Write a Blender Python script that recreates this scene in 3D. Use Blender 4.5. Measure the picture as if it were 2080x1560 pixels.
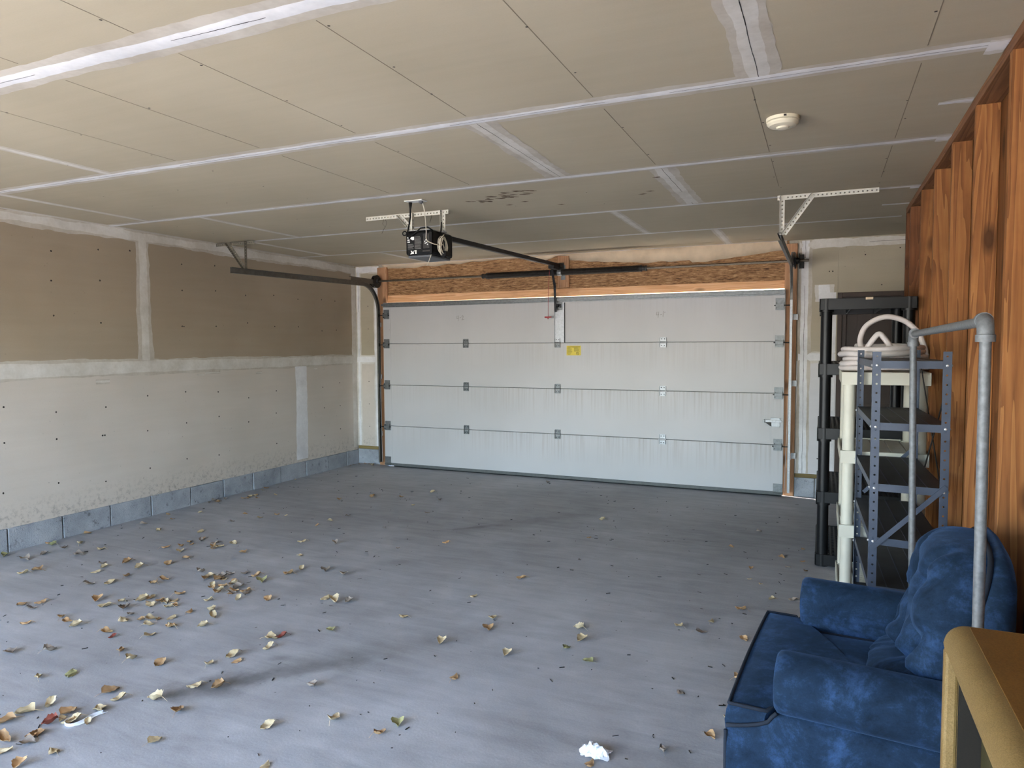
import bpy, bmesh, math, random
from mathutils import Vector, Matrix, noise as mnoise

# ------------------------------------------------------------------ camera, sky, sun, exposure
S = bpy.context.scene
COL = S.collection
for _o in list(bpy.data.objects):
    bpy.data.objects.remove(_o)

CAM = Vector((5.225, -7.6887, 1.5716)); YAW, PITCH, ROLL, FPX = -0.4160, -0.0548, -0.0047, 1424.4
f_ = Vector((math.sin(YAW) * math.cos(PITCH), math.cos(YAW) * math.cos(PITCH), math.sin(PITCH)))
r0_ = Vector((math.cos(YAW), -math.sin(YAW), 0)); u0_ = r0_.cross(f_)
r_ = r0_ * math.cos(ROLL) + u0_ * math.sin(ROLL); u_ = -r0_ * math.sin(ROLL) + u0_ * math.cos(ROLL)
cd = bpy.data.cameras.new('camera'); cam = bpy.data.objects.new('camera', cd); COL.objects.link(cam)
cam.matrix_world = Matrix(((r_.x, u_.x, -f_.x, CAM.x), (r_.y, u_.y, -f_.y, CAM.y), (r_.z, u_.z, -f_.z, CAM.z), (0, 0, 0, 1)))
cd.sensor_width = 36.0; cd.lens = FPX * 36.0 / 2080.0; cd.clip_start = 0.02
S.camera = cam

w = bpy.data.worlds.new('sky'); S.world = w; w.use_nodes = True
wn = w.node_tree.nodes; wl = w.node_tree.links
sky = wn.new('ShaderNodeTexSky'); sky.sky_type = 'NISHITA'; sky.sun_disc = False
sky.sun_elevation = math.radians(42); sky.sun_rotation = math.radians(-70); sky.air_density = 1.0; sky.dust_density = 2.0; sky.ozone_density = 1.0
bg = wn['Background']; bg.inputs['Strength'].default_value = 0.50
wl.new(sky.outputs[0], bg.inputs['Color'])

sd = bpy.data.lights.new('sun', 'SUN'); sd.energy = 5.2; sd.angle = math.radians(0.6); sd.color = (1.0, 0.95, 0.88)
sun = bpy.data.objects.new('sun', sd); COL.objects.link(sun)
sun.rotation_euler = Vector((0.72, -0.16, -0.66)).to_track_quat('-Z', 'Y').to_euler()

pd = bpy.data.lights.new('sky_portal', 'AREA'); pd.shape = 'RECTANGLE'; pd.size = 3.9; pd.size_y = 2.30; pd.cycles.is_portal = True
portal = bpy.data.objects.new('sky_portal', pd); COL.objects.link(portal)
portal.location = (1.6, -8.09, 1.15); portal.rotation_euler = (math.radians(90), 0, 0)

pd2 = bpy.data.lights.new('sky_portal_added', 'AREA'); pd2.shape = 'RECTANGLE'; pd2.size = 1.7; pd2.size_y = 2.2; pd2.cycles.is_portal = True  # portal for the added doorway behind the camera
portal2 = bpy.data.objects.new('sky_portal_added', pd2); COL.objects.link(portal2)
portal2.location = (4.8, -9.37, 1.10); portal2.rotation_euler = (math.radians(90), 0, 0)
vs = S.view_settings; vs.view_transform = 'Standard'; vs.look = 'None'; vs.gamma = 1.0; vs.use_curve_mapping = False
vs.exposure = 3.16
S.cycles.max_bounces = 6; S.cycles.diffuse_bounces = 5; S.cycles.glossy_bounces = 2; S.cycles.adaptive_threshold = 0.045
S.cycles.caustics_reflective = False; S.cycles.caustics_refractive = False
S.cycles.use_denoising = True

rnd = random.Random(7)
H = 2.631          # ceiling height
XL = -0.492        # left wall face
XS = 5.81          # face of the studs on the right
YB = 0.095         # back wall face
DW, DH = 4.88, 2.134

# ------------------------------------------------------------------ materials
def srgb(r, g, b):
    f = lambda c: (c / 12.92 if c <= 0.04045 else ((c + 0.055) / 1.055) ** 2.4)
    return (f(r / 255), f(g / 255), f(b / 255), 1.0)

class NT:
    def __init__(s, name):
        s.m = bpy.data.materials.new(name); s.m.use_nodes = True
        s.n = s.m.node_tree.nodes; s.l = s.m.node_tree.links
        s.nz = {}; s.b = s.n['Principled BSDF']; s.tc = s.n.new('ShaderNodeTexCoord')
    def put(s, sock, v):
        if hasattr(v, 'is_linked') or hasattr(v, 'links'): s.l.new(v, sock)
        else: sock.default_value = v
    def vec(s, scale=(1, 1, 1), loc=(0, 0, 0), rot=(0, 0, 0), src='Object'):
        m = s.n.new('ShaderNodeMapping'); m.vector_type = 'POINT'
        m.inputs['Scale'].default_value = scale; m.inputs['Location'].default_value = loc; m.inputs['Rotation'].default_value = rot
        s.l.new(s.tc.outputs[src], m.inputs['Vector']); return m.outputs[0]
    def noise(s, vec, scale, detail=4, rough=0.55, dist=0.0):
        t = s.n.new('ShaderNodeTexNoise'); t.inputs['Scale'].default_value = scale; t.inputs['Detail'].default_value = detail
        t.inputs['Roughness'].default_value = rough; t.inputs['Distortion'].default_value = dist
        s.l.new(vec, t.inputs['Vector']); return t.outputs['Fac']
    def voro(s, vec, scale, feature='F1'):
        t = s.n.new('ShaderNodeTexVoronoi'); t.feature = feature; t.inputs['Scale'].default_value = scale
        s.l.new(vec, t.inputs['Vector']); return t.outputs['Distance']
    def wave(s, vec, scale, dist=2.0, detail=2, dscale=1.0, bands='X', profile='SIN'):
        t = s.n.new('ShaderNodeTexWave'); t.wave_type = 'BANDS'; t.bands_direction = bands; t.wave_profile = profile
        t.inputs['Scale'].default_value = scale; t.inputs['Distortion'].default_value = dist
        t.inputs['Detail'].default_value = detail; t.inputs['Detail Scale'].default_value = dscale
        s.l.new(vec, t.inputs['Vector']); return t.outputs['Fac']
    def ramp(s, fac, stops):
        r = s.n.new('ShaderNodeValToRGB'); e = r.color_ramp.elements
        while len(e) > len(stops): e.remove(e[-1])
        while len(e) < len(stops): e.new(0.5)
        for i, (p, c) in enumerate(stops):
            e[i].position = p; e[i].color = c if len(c) == 4 else (*c, 1)
        s.l.new(fac, r.inputs[0]); return r.outputs[0]
    def lin(s, fac, a, b, lo=0.0, hi=1.0):
        r = s.n.new('ShaderNodeMapRange'); r.clamp = True
        for i, v in ((1, a), (2, b), (3, lo), (4, hi)): r.inputs[i].default_value = v
        s.l.new(fac, r.inputs[0]); return r.outputs[0]
    def mix(s, fac, a, b, mode='MIX'):
        m = s.n.new('ShaderNodeMix'); m.data_type = 'RGBA'; m.blend_type = mode
        s.put(m.inputs[0], fac); s.put(m.inputs[6], a); s.put(m.inputs[7], b); return m.outputs[2]
    def math(s, op, a, b=0.0):
        m = s.n.new('ShaderNodeMath'); m.operation = op; s.put(m.inputs[0], a); s.put(m.inputs[1], b); return m.outputs[0]
    def bump(s, h, strength=0.3, dist=0.01):
        b = s.n.new('ShaderNodeBump'); b.inputs['Strength'].default_value = strength; b.inputs['Distance'].default_value = dist
        s.l.new(h, b.inputs['Height']); s.l.new(b.outputs[0], s.b.inputs['Normal'])
    def done(s, col=None, rough=0.6, metal=0.0, spec=None):
        if col is not None: s.put(s.b.inputs['Base Color'], col)
        s.put(s.b.inputs['Roughness'], rough); s.put(s.b.inputs['Metallic'], metal)
        if spec is not None: s.b.inputs['Specular IOR Level'].default_value = spec
        return s.m
    def blob(s, cx, cy, lx, ly, ang, edge=0.35, nscale=7.0):
        # soft-edged irregular patch on the floor, 1 inside -> 0 outside
        v = s.vec(src='Object', loc=(0, 0, 0))
        sub = s.n.new('ShaderNodeVectorMath'); sub.operation = 'SUBTRACT'; s.l.new(v, sub.inputs[0]); sub.inputs[1].default_value = (cx, cy, 0)
        rot = s.n.new('ShaderNodeVectorRotate'); rot.rotation_type = 'Z_AXIS'; rot.inputs['Angle'].default_value = -ang; s.l.new(sub.outputs[0], rot.inputs['Vector'])
        mul = s.n.new('ShaderNodeVectorMath'); mul.operation = 'MULTIPLY'; s.l.new(rot.outputs[0], mul.inputs[0]); mul.inputs[1].default_value = (1 / lx, 1 / ly, 0)
        ln = s.n.new('ShaderNodeVectorMath'); ln.operation = 'LENGTH'; s.l.new(mul.outputs[0], ln.inputs[0])
        nz = s.nz.setdefault(nscale, None) or s.nz.__setitem__(nscale, s.noise(s.vec(), nscale, 4, 0.65)) or s.nz[nscale]
        d = s.math('ADD', ln.outputs['Value'], s.math('MULTIPLY', s.math('SUBTRACT', nz, 0.5), 2.0))
        return s.lin(d, 1.0 - edge, 1.0 + edge, 1.0, 0.0)

MATS = {}
def plain(name, col, rough=0.5, metal=0.0, var=0.12, scale=30, spec=None, bump=0.0):
    t = NT(name); n = t.noise(t.vec(), scale, 5)
    c2 = tuple(min(1, c * (1 + var)) for c in col[:3]) + (1,); c1 = tuple(c * (1 - var) for c in col[:3]) + (1,)
    c = t.ramp(n, [(0.3, c1), (0.7, c2)])
    if bump: t.bump(n, bump, 0.004)
    MATS[name] = t.done(c, rough, metal, spec); return MATS[name]

def wood(name, dark, mid, light, axis='Z', rough=0.65, knots=True, fine=1.0, seed=0.0):
    t = NT(name)
    st = {'Z': (9, 9, 0.55), 'X': (0.55, 9, 9), 'Y': (9, 0.55, 9)}[axis]
    v = t.vec(st, loc=(seed, seed * 1.7, seed * 2.3))
    ri = t.n.new('ShaderNodeObjectInfo')
    off = t.n.new('ShaderNodeVectorMath'); off.operation = 'ADD'; t.l.new(v, off.inputs[0])
    cmb = t.n.new('ShaderNodeCombineXYZ'); rr = t.math('MULTIPLY', ri.outputs['Random'], 37.0)
    for i in range(3): t.l.new(rr, cmb.inputs[i])
    t.l.new(cmb.outputs[0], off.inputs[1]); v = off.outputs[0]
    big = t.noise(v, 0.9 * fine, 3, 0.5, 0.6)
    rings = t.math('FRACT', t.math('MULTIPLY', big, 11.0))
    fine_n = t.noise(v, 7.0 * fine, 4, 0.6)
    g = t.math('ADD', t.math('MULTIPLY', rings, 0.45), t.math('MULTIPLY', fine_n, 0.6))
    c = t.ramp(g, [(0.15, light), (0.5, mid), (0.9, dark)])
    tone = t.lin(ri.outputs['Random'], 0, 1, 0.82, 1.12)
    c = t.mix(1.0, c, t.ramp(tone, [(0.82, (0.82, 0.80, 0.78, 1)), (1.0, (1, 1, 1, 1))]), 'MULTIPLY')
    if knots:
        kv = t.vec({'Z': (6.5, 6.5, 2.6), 'X': (2.6, 6.5, 6.5), 'Y': (6.5, 2.6, 6.5)}[axis], loc=(seed + 3, seed, 1.0))
        k = t.voro(kv, 1.0); kk = t.lin(k, 0.09, 0.21, 1.0, 0.0)
        c = t.mix(t.math('MULTIPLY', kk, 0.85), c, tuple(x * 0.30 for x in dark[:3]) + (1,))
    dirt = t.noise(t.vec(), 2.2, 5, 0.6)
    c = t.mix(t.lin(dirt, 0.5, 0.8, 0.0, 0.5), c, tuple(x * 0.45 for x in dark[:3]) + (1,))
    t.bump(g, 0.25, 0.003)
    MATS[name] = t.done(c, rough, 0.0, 0.3); return MATS[name]

def drywall(name, c1, c2, streak='X', dirt=0.0, dirt_z=None):
    t = NT(name)
    st = {'X': (0.6, 8, 8), 'Y': (8, 0.6, 8)}[streak]
    a = t.noise(t.vec(st), 2.0, 5, 0.6); b = t.noise(t.vec(), 0.9, 3, 0.5); f = t.noise(t.vec(), 160, 2)
    m = t.math('ADD', t.math('MULTIPLY', a, 0.2), t.math('ADD', t.math('MULTIPLY', b, 0.7), t.math('MULTIPLY', f, 0.12)))
    c = t.ramp(m, [(0.36, c1), (0.66, c2)])
    if dirt:
        sp = t.voro(t.vec(), 22); hit = t.noise(t.vec(), 9, 2)
        d = t.math('MULTIPLY', t.lin(sp, 0.05, 0.16, 1, 0), t.lin(hit, 0.55, 0.66, 0, 1))
        if dirt_z:
            sx = t.n.new('ShaderNodeSeparateXYZ'); t.l.new(t.tc.outputs['Object'], sx.inputs[0])
            d2 = t.math('MULTIPLY', t.lin(t.noise(t.vec(), 28, 6, 0.75), 0.50, 0.66, 0, 1), t.lin(sx.outputs[2], 0.16, 0.42, 1, 0))
            d = t.math('MAXIMUM', t.math('MULTIPLY', d, t.lin(sx.outputs[2], 0.2, 1.3, 1, 0.15)), d2)
        c = t.mix(t.math('MULTIPLY', d, dirt), c, (0.06, 0.055, 0.05, 1))
    t.bump(f, 0.05, 0.002)
    MATS[name] = t.done(c, 0.85, 0, 0.2); return MATS[name]

drywall('drywall_ceiling', srgb(176, 165, 143), srgb(190, 179, 157), 'X')
drywall('drywall_left_upper', srgb(160, 145, 125), srgb(174, 159, 139), 'Y', 0.25)
drywall('drywall_left_lower', srgb(198, 189, 178), srgb(213, 204, 194), 'Y', 0.6, True)
drywall('drywall_back', srgb(172, 162, 142), srgb(188, 178, 158), 'X', 0.5)
drywall('drywall_primed', srgb(205, 203, 204), srgb(222, 220, 222), 'X', 0.5)

def compound(name, c1, c2):
    t = NT(name); a = t.noise(t.vec(), 3.2, 5, 0.65); b = t.noise(t.vec(), 40, 3)
    c = t.ramp(t.math('ADD', t.math('MULTIPLY', a, 0.8), t.math('MULTIPLY', b, 0.2)), [(0.35, c1), (0.62, c2)])
    t.bump(a, 0.3, 0.006); MATS[name] = t.done(c, 0.8, 0, 0.2)
compound('compound', srgb(196, 190, 180), srgb(222, 218, 212))
compound('compound_thin', srgb(178, 169, 156), srgb(204, 197, 186))
compound('compound_white', srgb(214, 213, 214), srgb(238, 237, 238))

def concrete_floor():
    t = NT('concrete_floor')
    base = t.noise(t.vec(), 0.7, 4, 0.55); mid = t.noise(t.vec((1, 1, 1)), 4.0, 6, 0.6, 0.4)
    swirl = t.noise(t.vec((1.0, 6.0, 1), rot=(0, 0, 0.7)), 2.2, 5, 0.6, 0.8); fine = t.noise(t.vec(), 90, 3, 0.6)
    m = t.math('ADD', t.math('MULTIPLY', base, 0.36), t.math('ADD', t.math('MULTIPLY', mid, 0.27), t.math('ADD', t.math('MULTIPLY', swirl, 0.27), t.math('MULTIPLY', fine, 0.12))))
    c = t.ramp(m, [(0.37, srgb(132, 132, 134)), (0.5, srgb(157, 157, 160)), (0.63, srgb(179, 179, 182))])
    dark = (0.045, 0.040, 0.036, 1)
    for (cx, cy, lx, ly, ang, k, e) in [
        (2.66, -5.36, 0.20, 0.10, 0.75, 0.42, 0.45), (2.86, -5.14, 0.42, 0.05, 0.80, 0.34, 0.5), (3.15, -4.75, 0.62, 0.085, 0.87, 0.24, 0.7),
        (2.50, -2.34, 0.16, 0.03, 0.75, 0.40, 0.6), (2.85, -1.95, 0.75, 0.10, 0.9, 0.24, 0.8), (1.75, -2.45, 1.5, 0.5, 0.55, 0.09, 0.9),
        (3.2, -1.2, 1.1, 0.6, 0.4, 0.13, 0.9), (3.3, -3.1, 1.4, 0.35, 0.75, 0.08, 0.9), (4.75, -5.25, 0.22, 0.16, 0.3, 0.22, 0.6),
        (2.75, -5.0, 0.05, 0.03, 0.4, 0.34, 0.5), (2.42, -3.45, 0.12, 0.06, 0.6, 0.18, 0.7), (4.9, -2.2, 0.5, 0.9, 0.1, 0.13, 0.9)]:
        c = t.mix(t.math('MULTIPLY', t.blob(cx, cy, lx, ly, ang, e), k), c, dark)
    for (cx, cy, lx, ly, ang, k, e) in [(3.95, -4.6, 0.9, 0.32, 1.0, 0.22, 0.7), (3.6, -4.0, 0.5, 0.25, 0.9, 0.16, 0.6), (1.3, -5.1, 1.0, 0.5, 0.5, 0.15, 0.8), (3.75, -1.25, 0.7, 0.25, 0.5, 0.10, 0.6)]:
        c = t.mix(t.math('MULTIPLY', t.blob(cx, cy, lx, ly, ang, e, 3.0), k), c, srgb(205, 206, 212))
    sp = t.voro(t.vec(), 13.0); sel = t.noise(t.vec(), 6, 2)
    c = t.mix(t.math('MULTIPLY', t.lin(sp, 0.03, 0.08, 1, 0), t.lin(sel, 0.5, 0.6, 0, 0.7)), c, dark)
    t.bump(t.math('ADD', fine, t.math('MULTIPLY', swirl, 0.6)), 0.16, 0.004)
    MATS['concrete_floor'] = t.done(c, t.lin(mid, 0.3, 0.7, 0.50, 0.70), 0, 0.42)
concrete_floor()

def block_mat():
    t = NT('concrete_block'); a = t.noise(t.vec(), 5, 5, 0.6); p = t.voro(t.vec(), 55); f = t.noise(t.vec(), 120, 3)
    c = t.ramp(t.math('ADD', t.math('MULTIPLY', a, 0.7), t.math('MULTIPLY', f, 0.3)), [(0.33, srgb(136, 140, 146)), (0.65, srgb(176, 180, 186))])
    d = t.lin(t.noise(t.vec(), 14, 6, 0.7), 0.58, 0.7, 0, 0.75); c = t.mix(d, c, (0.07, 0.068, 0.065, 1))
    t.bump(t.math('ADD', f, t.lin(p, 0.0, 0.3, 0, 1)), 0.6, 0.006); MATS['concrete_block'] = t.done(c, 0.9, 0, 0.2)
block_mat()

wood('stud_wood', srgb(104, 62, 30), srgb(150, 98, 54), srgb(172, 120, 70), 'Z')
wood('stud_wood_dark', srgb(92, 54, 30), srgb(122, 76, 44), srgb(142, 94, 58), 'Z')
wood('board_wood', srgb(84, 50, 25), srgb(116, 74, 40), srgb(138, 92, 54), 'Z', fine=0.8, seed=5.0)
wood('plate_wood', srgb(96, 62, 40), srgb(128, 88, 60), srgb(150, 108, 76), 'Y', seed=2.0)
wood('jamb_wood', srgb(162, 118, 84), srgb(190, 144, 108), srgb(208, 166, 130), 'Z', seed=8.0)
wood('head_board_wood', srgb(206, 150, 104), srgb(228, 176, 130), srgb(240, 198, 156), 'X', seed=9.0)
wood('sill_wood', srgb(112, 96, 58), srgb(140, 122, 78), srgb(160, 140, 96), 'X', seed=4.0)

def strand_mat():
    t = NT('strand_lumber')
    n1 = t.noise(t.vec((9, 14, 60)), 1.4, 5, 0.65, 1.4); n2 = t.noise(t.vec((2.2, 9, 20)), 1.0, 3, 0.5, 0.8); n3 = t.noise(t.vec((8, 30, 70)), 1.5, 3)
    c = t.ramp(t.math('ADD', t.math('MULTIPLY', n1, 0.6), t.math('MULTIPLY', n3, 0.4)), [(0.38, srgb(70, 44, 26)), (0.46, srgb(140, 102, 68)), (0.55, srgb(172, 132, 92)), (0.64, srgb(204, 168, 128))])
    c = t.mix(t.lin(n2, 0.4, 0.65, 0, 0.22), c, srgb(156, 118, 82))
    t.bump(n1, 0.4, 0.004); MATS['strand_lumber'] = t.done(c, 0.7, 0, 0.3)
strand_mat()

def door_white():
    t = NT('door_white')
    ds = t.noise(t.vec((26, 1, 0.55)), 1.6, 4, 0.6); big = t.noise(t.vec(), 0.8, 3)
    sx = t.n.new('ShaderNodeSeparateXYZ'); t.l.new(t.tc.outputs['Object'], sx.inputs[0])
    fr = t.math('FRACT', t.math('MULTIPLY', sx.outputs[2], 1 / 0.5335))
    top = t.lin(fr, 0.35, 1.0, 0, 1)
    low = t.lin(sx.outputs[2], 1.05, 1.65, 1, 0.25); rgt = t.lin(sx.outputs[0], 0.8, 2.4, 0.25, 1)
    m = t.math('MULTIPLY', t.math('MULTIPLY', t.lin(ds, 0.46, 0.72, 0, 1), top), t.math('MULTIPLY', low, rgt))
    c = t.ramp(big, [(0.35, srgb(190, 189, 189)), (0.65, srgb(198, 197, 198))])
    c = t.mix(t.math('MULTIPLY', m, 0.5), c, srgb(140, 126, 112))
    sp = t.voro(t.vec((1, 1, 1)), 9); sel = t.noise(t.vec(), 5, 2)
    c = t.mix(t.math('MULTIPLY', t.lin(sp, 0.02, 0.07, 1, 0), t.lin(sel, 0.58, 0.64, 0, 0.5)), c, (0.1, 0.09, 0.08, 1))
    emb = t.noise(t.vec((60, 1, 12)), 2.0, 3); t.bump(emb, 0.10, 0.002)
    MATS['door_white'] = t.done(c, 0.42, 0, 0.45)
door_white()

plain('galvanized', srgb(118, 121, 122), 0.45, 0.6, 0.22, 40)
plain('zinc_bright', srgb(186, 189, 192), 0.45, 0.3, 0.14, 60)
plain('track_steel', srgb(112, 110, 104), 0.48, 0.7, 0.15, 25)
plain('angle_steel', srgb(196, 193, 182), 0.5, 0.35, 0.08, 30)
plain('angle_steel_old', srgb(128, 122, 108), 0.55, 0.5, 0.15, 30)
plain('spring_steel', srgb(40, 36, 32), 0.55, 0.5, 0.25, 60)
plain('shaft_steel', srgb(110, 100, 88), 0.4, 0.75, 0.15, 60)
plain('cast_dark', srgb(48, 47, 45), 0.5, 0.5, 0.2, 40)
plain('rail_black', srgb(16, 16, 19), 0.45, 0.0, 0.15, 30, 0.25)
plain('opener_black', srgb(11, 11, 12), 0.4, 0.0, 0.15, 30, 0.2)
plain('opener_grey', srgb(88, 90, 94), 0.5, 0.0, 0.1, 30)
plain('label_grey', srgb(120, 120, 118), 0.6, 0.0, 0.08, 30)
plain('label_white', srgb(232, 232, 228), 0.6, 0.0, 0.04, 30)
plain('cord_black', srgb(12, 12, 12), 0.5, spec=0.2)
plain('wire_white', srgb(206, 198, 180), 0.55, 0.0, 0.08, 80)
plain('red_plastic', srgb(150, 24, 36), 0.45)
plain('seal_grey', srgb(96, 98, 96), 0.6, 0.2)
plain('seal_rubber', srgb(44, 44, 42), 0.8)
plain('dark_line', srgb(38, 36, 34), 0.8)
plain('pencil', srgb(138, 136, 130), 0.9, 0, 0.05)
plain('chalk_line', srgb(132, 120, 102), 0.9, 0, 0.05)
plain('screw_dark', srgb(54, 48, 42), 0.6, 0.3)
plain('boot_mark', srgb(96, 72, 52), 0.9, 0, 0.3, 60)
plain('sticker_yellow', srgb(226, 204, 74), 0.55, 0, 0.05)
plain('sticker_ink', srgb(92, 82, 30), 0.7, 0, 0.05)
plain('smoke_white', srgb(226, 218, 194), 0.5, 0, 0.03)
plain('smoke_shadow', srgb(120, 112, 92), 0.6)
plain('door_brown', srgb(58, 46, 40), 0.55, 0, 0.12, 6)
plain('frame_brown', srgb(70, 56, 48), 0.6, 0, 0.15, 8)
plain('plastic_black', srgb(15, 16, 18), 0.4, 0, 0.15, 20, 0.35)
plain('plastic_cream', srgb(206, 203, 188), 0.5, 0, 0.06, 8)
plain('steel_blue', srgb(70, 78, 94), 0.42, 0.25, 0.15, 10)
plain('steel_shelf_top', srgb(62, 62, 63), 0.5, 0.25, 0.25, 5)
plain('bolt_bright', srgb(225, 225, 228), 0.3, 0.6)
plain('pipe_steel', srgb(112, 115, 118), 0.55, 0.25, 0.22, 70, None, 0.15)
plain('hose_white', srgb(214, 206, 204), 0.45, 0, 0.06, 20)
plain('paper_white', srgb(236, 238, 244), 0.7, 0, 0.04)
plain('torn_paper', srgb(206, 186, 160), 0.8, 0, 0.15, 6)
plain('exterior_wall', srgb(176, 168, 152), 0.85)
plain('roof_deck', srgb(120, 110, 98), 0.9)

def ground_mat():
    t = NT('dry_ground'); n = t.noise(t.vec(), 0.6, 6, 0.6); f = t.noise(t.vec(), 14, 4)
    c = t.ramp(t.math('ADD', t.math('MULTIPLY', n, 0.6), t.math('MULTIPLY', f, 0.4)), [(0.35, srgb(184, 175, 160)), (0.65, srgb(206, 199, 187))])
    MATS['dry_ground'] = t.done(c, 0.9, 0, 0.2)
ground_mat()

def velvet():
    t = NT('blue_velvet')
    a = t.noise(t.vec(), 6.0, 6, 0.7, 0.6); b = t.noise(t.vec(), 26, 5, 0.7, 0.3); f = t.noise(t.vec(), 260, 2)
    m = t.math('ADD', t.math('MULTIPLY', a, 0.6), t.math('ADD', t.math('MULTIPLY', b, 0.3), t.math('MULTIPLY', f, 0.1)))
    c = t.ramp(m, [(0.36, srgb(20, 32, 46)), (0.5, srgb(30, 47, 68)), (0.66, srgb(50, 76, 114))])
    t.bump(t.math('ADD', t.math('MULTIPLY', f, 0.5), b), 0.12, 0.004)
    t.b.inputs['Sheen Weight'].default_value = 0.25; t.b.inputs['Sheen Roughness'].default_value = 0.35
    t.b.inputs['Sheen Tint'].default_value = srgb(120, 160, 215)
    MATS['blue_velvet'] = t.done(c, 0.85, 0, 0.1)
velvet()
plain('velvet_piping', srgb(18, 28, 42), 0.9, 0, 0.15, 60)

def tan_plastic():
    t = NT('tan_plastic'); f = t.noise(t.vec(), 420, 2, 0.6); a = t.noise(t.vec(), 7, 4)
    c = t.ramp(t.math('ADD', t.math('MULTIPLY', f, 0.6), t.math('MULTIPLY', a, 0.4)), [(0.35, srgb(112, 90, 50)), (0.65, srgb(144, 120, 76))])
    t.bump(f, 0.35, 0.0015); MATS['tan_plastic'] = t.done(c, 0.55, 0, 0.4)
tan_plastic()
def speckled(name, c1, c2, rough):
    t = NT(name); f = t.noise(t.vec(), 380, 2, 0.6); a = t.noise(t.vec(), 6, 4)
    c = t.ramp(t.math('ADD', t.math('MULTIPLY', f, 0.6), t.math('MULTIPLY', a, 0.4)), [(0.35, c1), (0.65, c2)])
    t.bump(f, 0.3, 0.0012); MATS[name] = t.done(c, rough, 0, 0.35)
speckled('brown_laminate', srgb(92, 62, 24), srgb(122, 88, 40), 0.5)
speckled('olive_shaded', srgb(46, 42, 22), srgb(66, 60, 34), 0.6)  # olive tone with the shade of the cabinet recess put into its colour
speckled('recess_shade', srgb(16, 13, 8), srgb(24, 20, 12), 0.7)  # near-black tone standing in for shade inside the cabinet recess

def leaf_mat(name, c1, c2, vein):
    t = NT(name); oi = t.n.new('ShaderNodeObjectInfo')
    a = t.noise(t.vec(), 55, 4); r = t.math('ADD', t.math('MULTIPLY', a, 0.6), t.math('MULTIPLY', oi.outputs['Random'], 0.4))
    c = t.ramp(r, [(0.25, c1), (0.75, c2)])
    sx = t.n.new('ShaderNodeSeparateXYZ'); t.l.new(t.tc.outputs['Object'], sx.inputs[0])
    c = t.mix(t.lin(t.math('ABSOLUTE', sx.outputs[1], 0), 0.0005, 0.0016, 0.7, 0.0), c, vein)
    t.b.inputs['Subsurface Weight'].default_value = 0.0
    MATS[name] = t.done(c, 0.65, 0, 0.3)
leaf_mat('leaf_tan', srgb(168, 147, 112), srgb(200, 181, 147), srgb(212, 196, 154))
leaf_mat('leaf_brown', srgb(150, 118, 84), srgb(190, 154, 112), srgb(170, 142, 104))
leaf_mat('leaf_grey', srgb(122, 110, 100), srgb(162, 148, 134), srgb(150, 138, 122))
leaf_mat('leaf_green', srgb(122, 120, 82), srgb(164, 158, 112), srgb(196, 194, 140))
leaf_mat('leaf_red', srgb(104, 44, 36), srgb(136, 72, 56), srgb(176, 104, 78))

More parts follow.
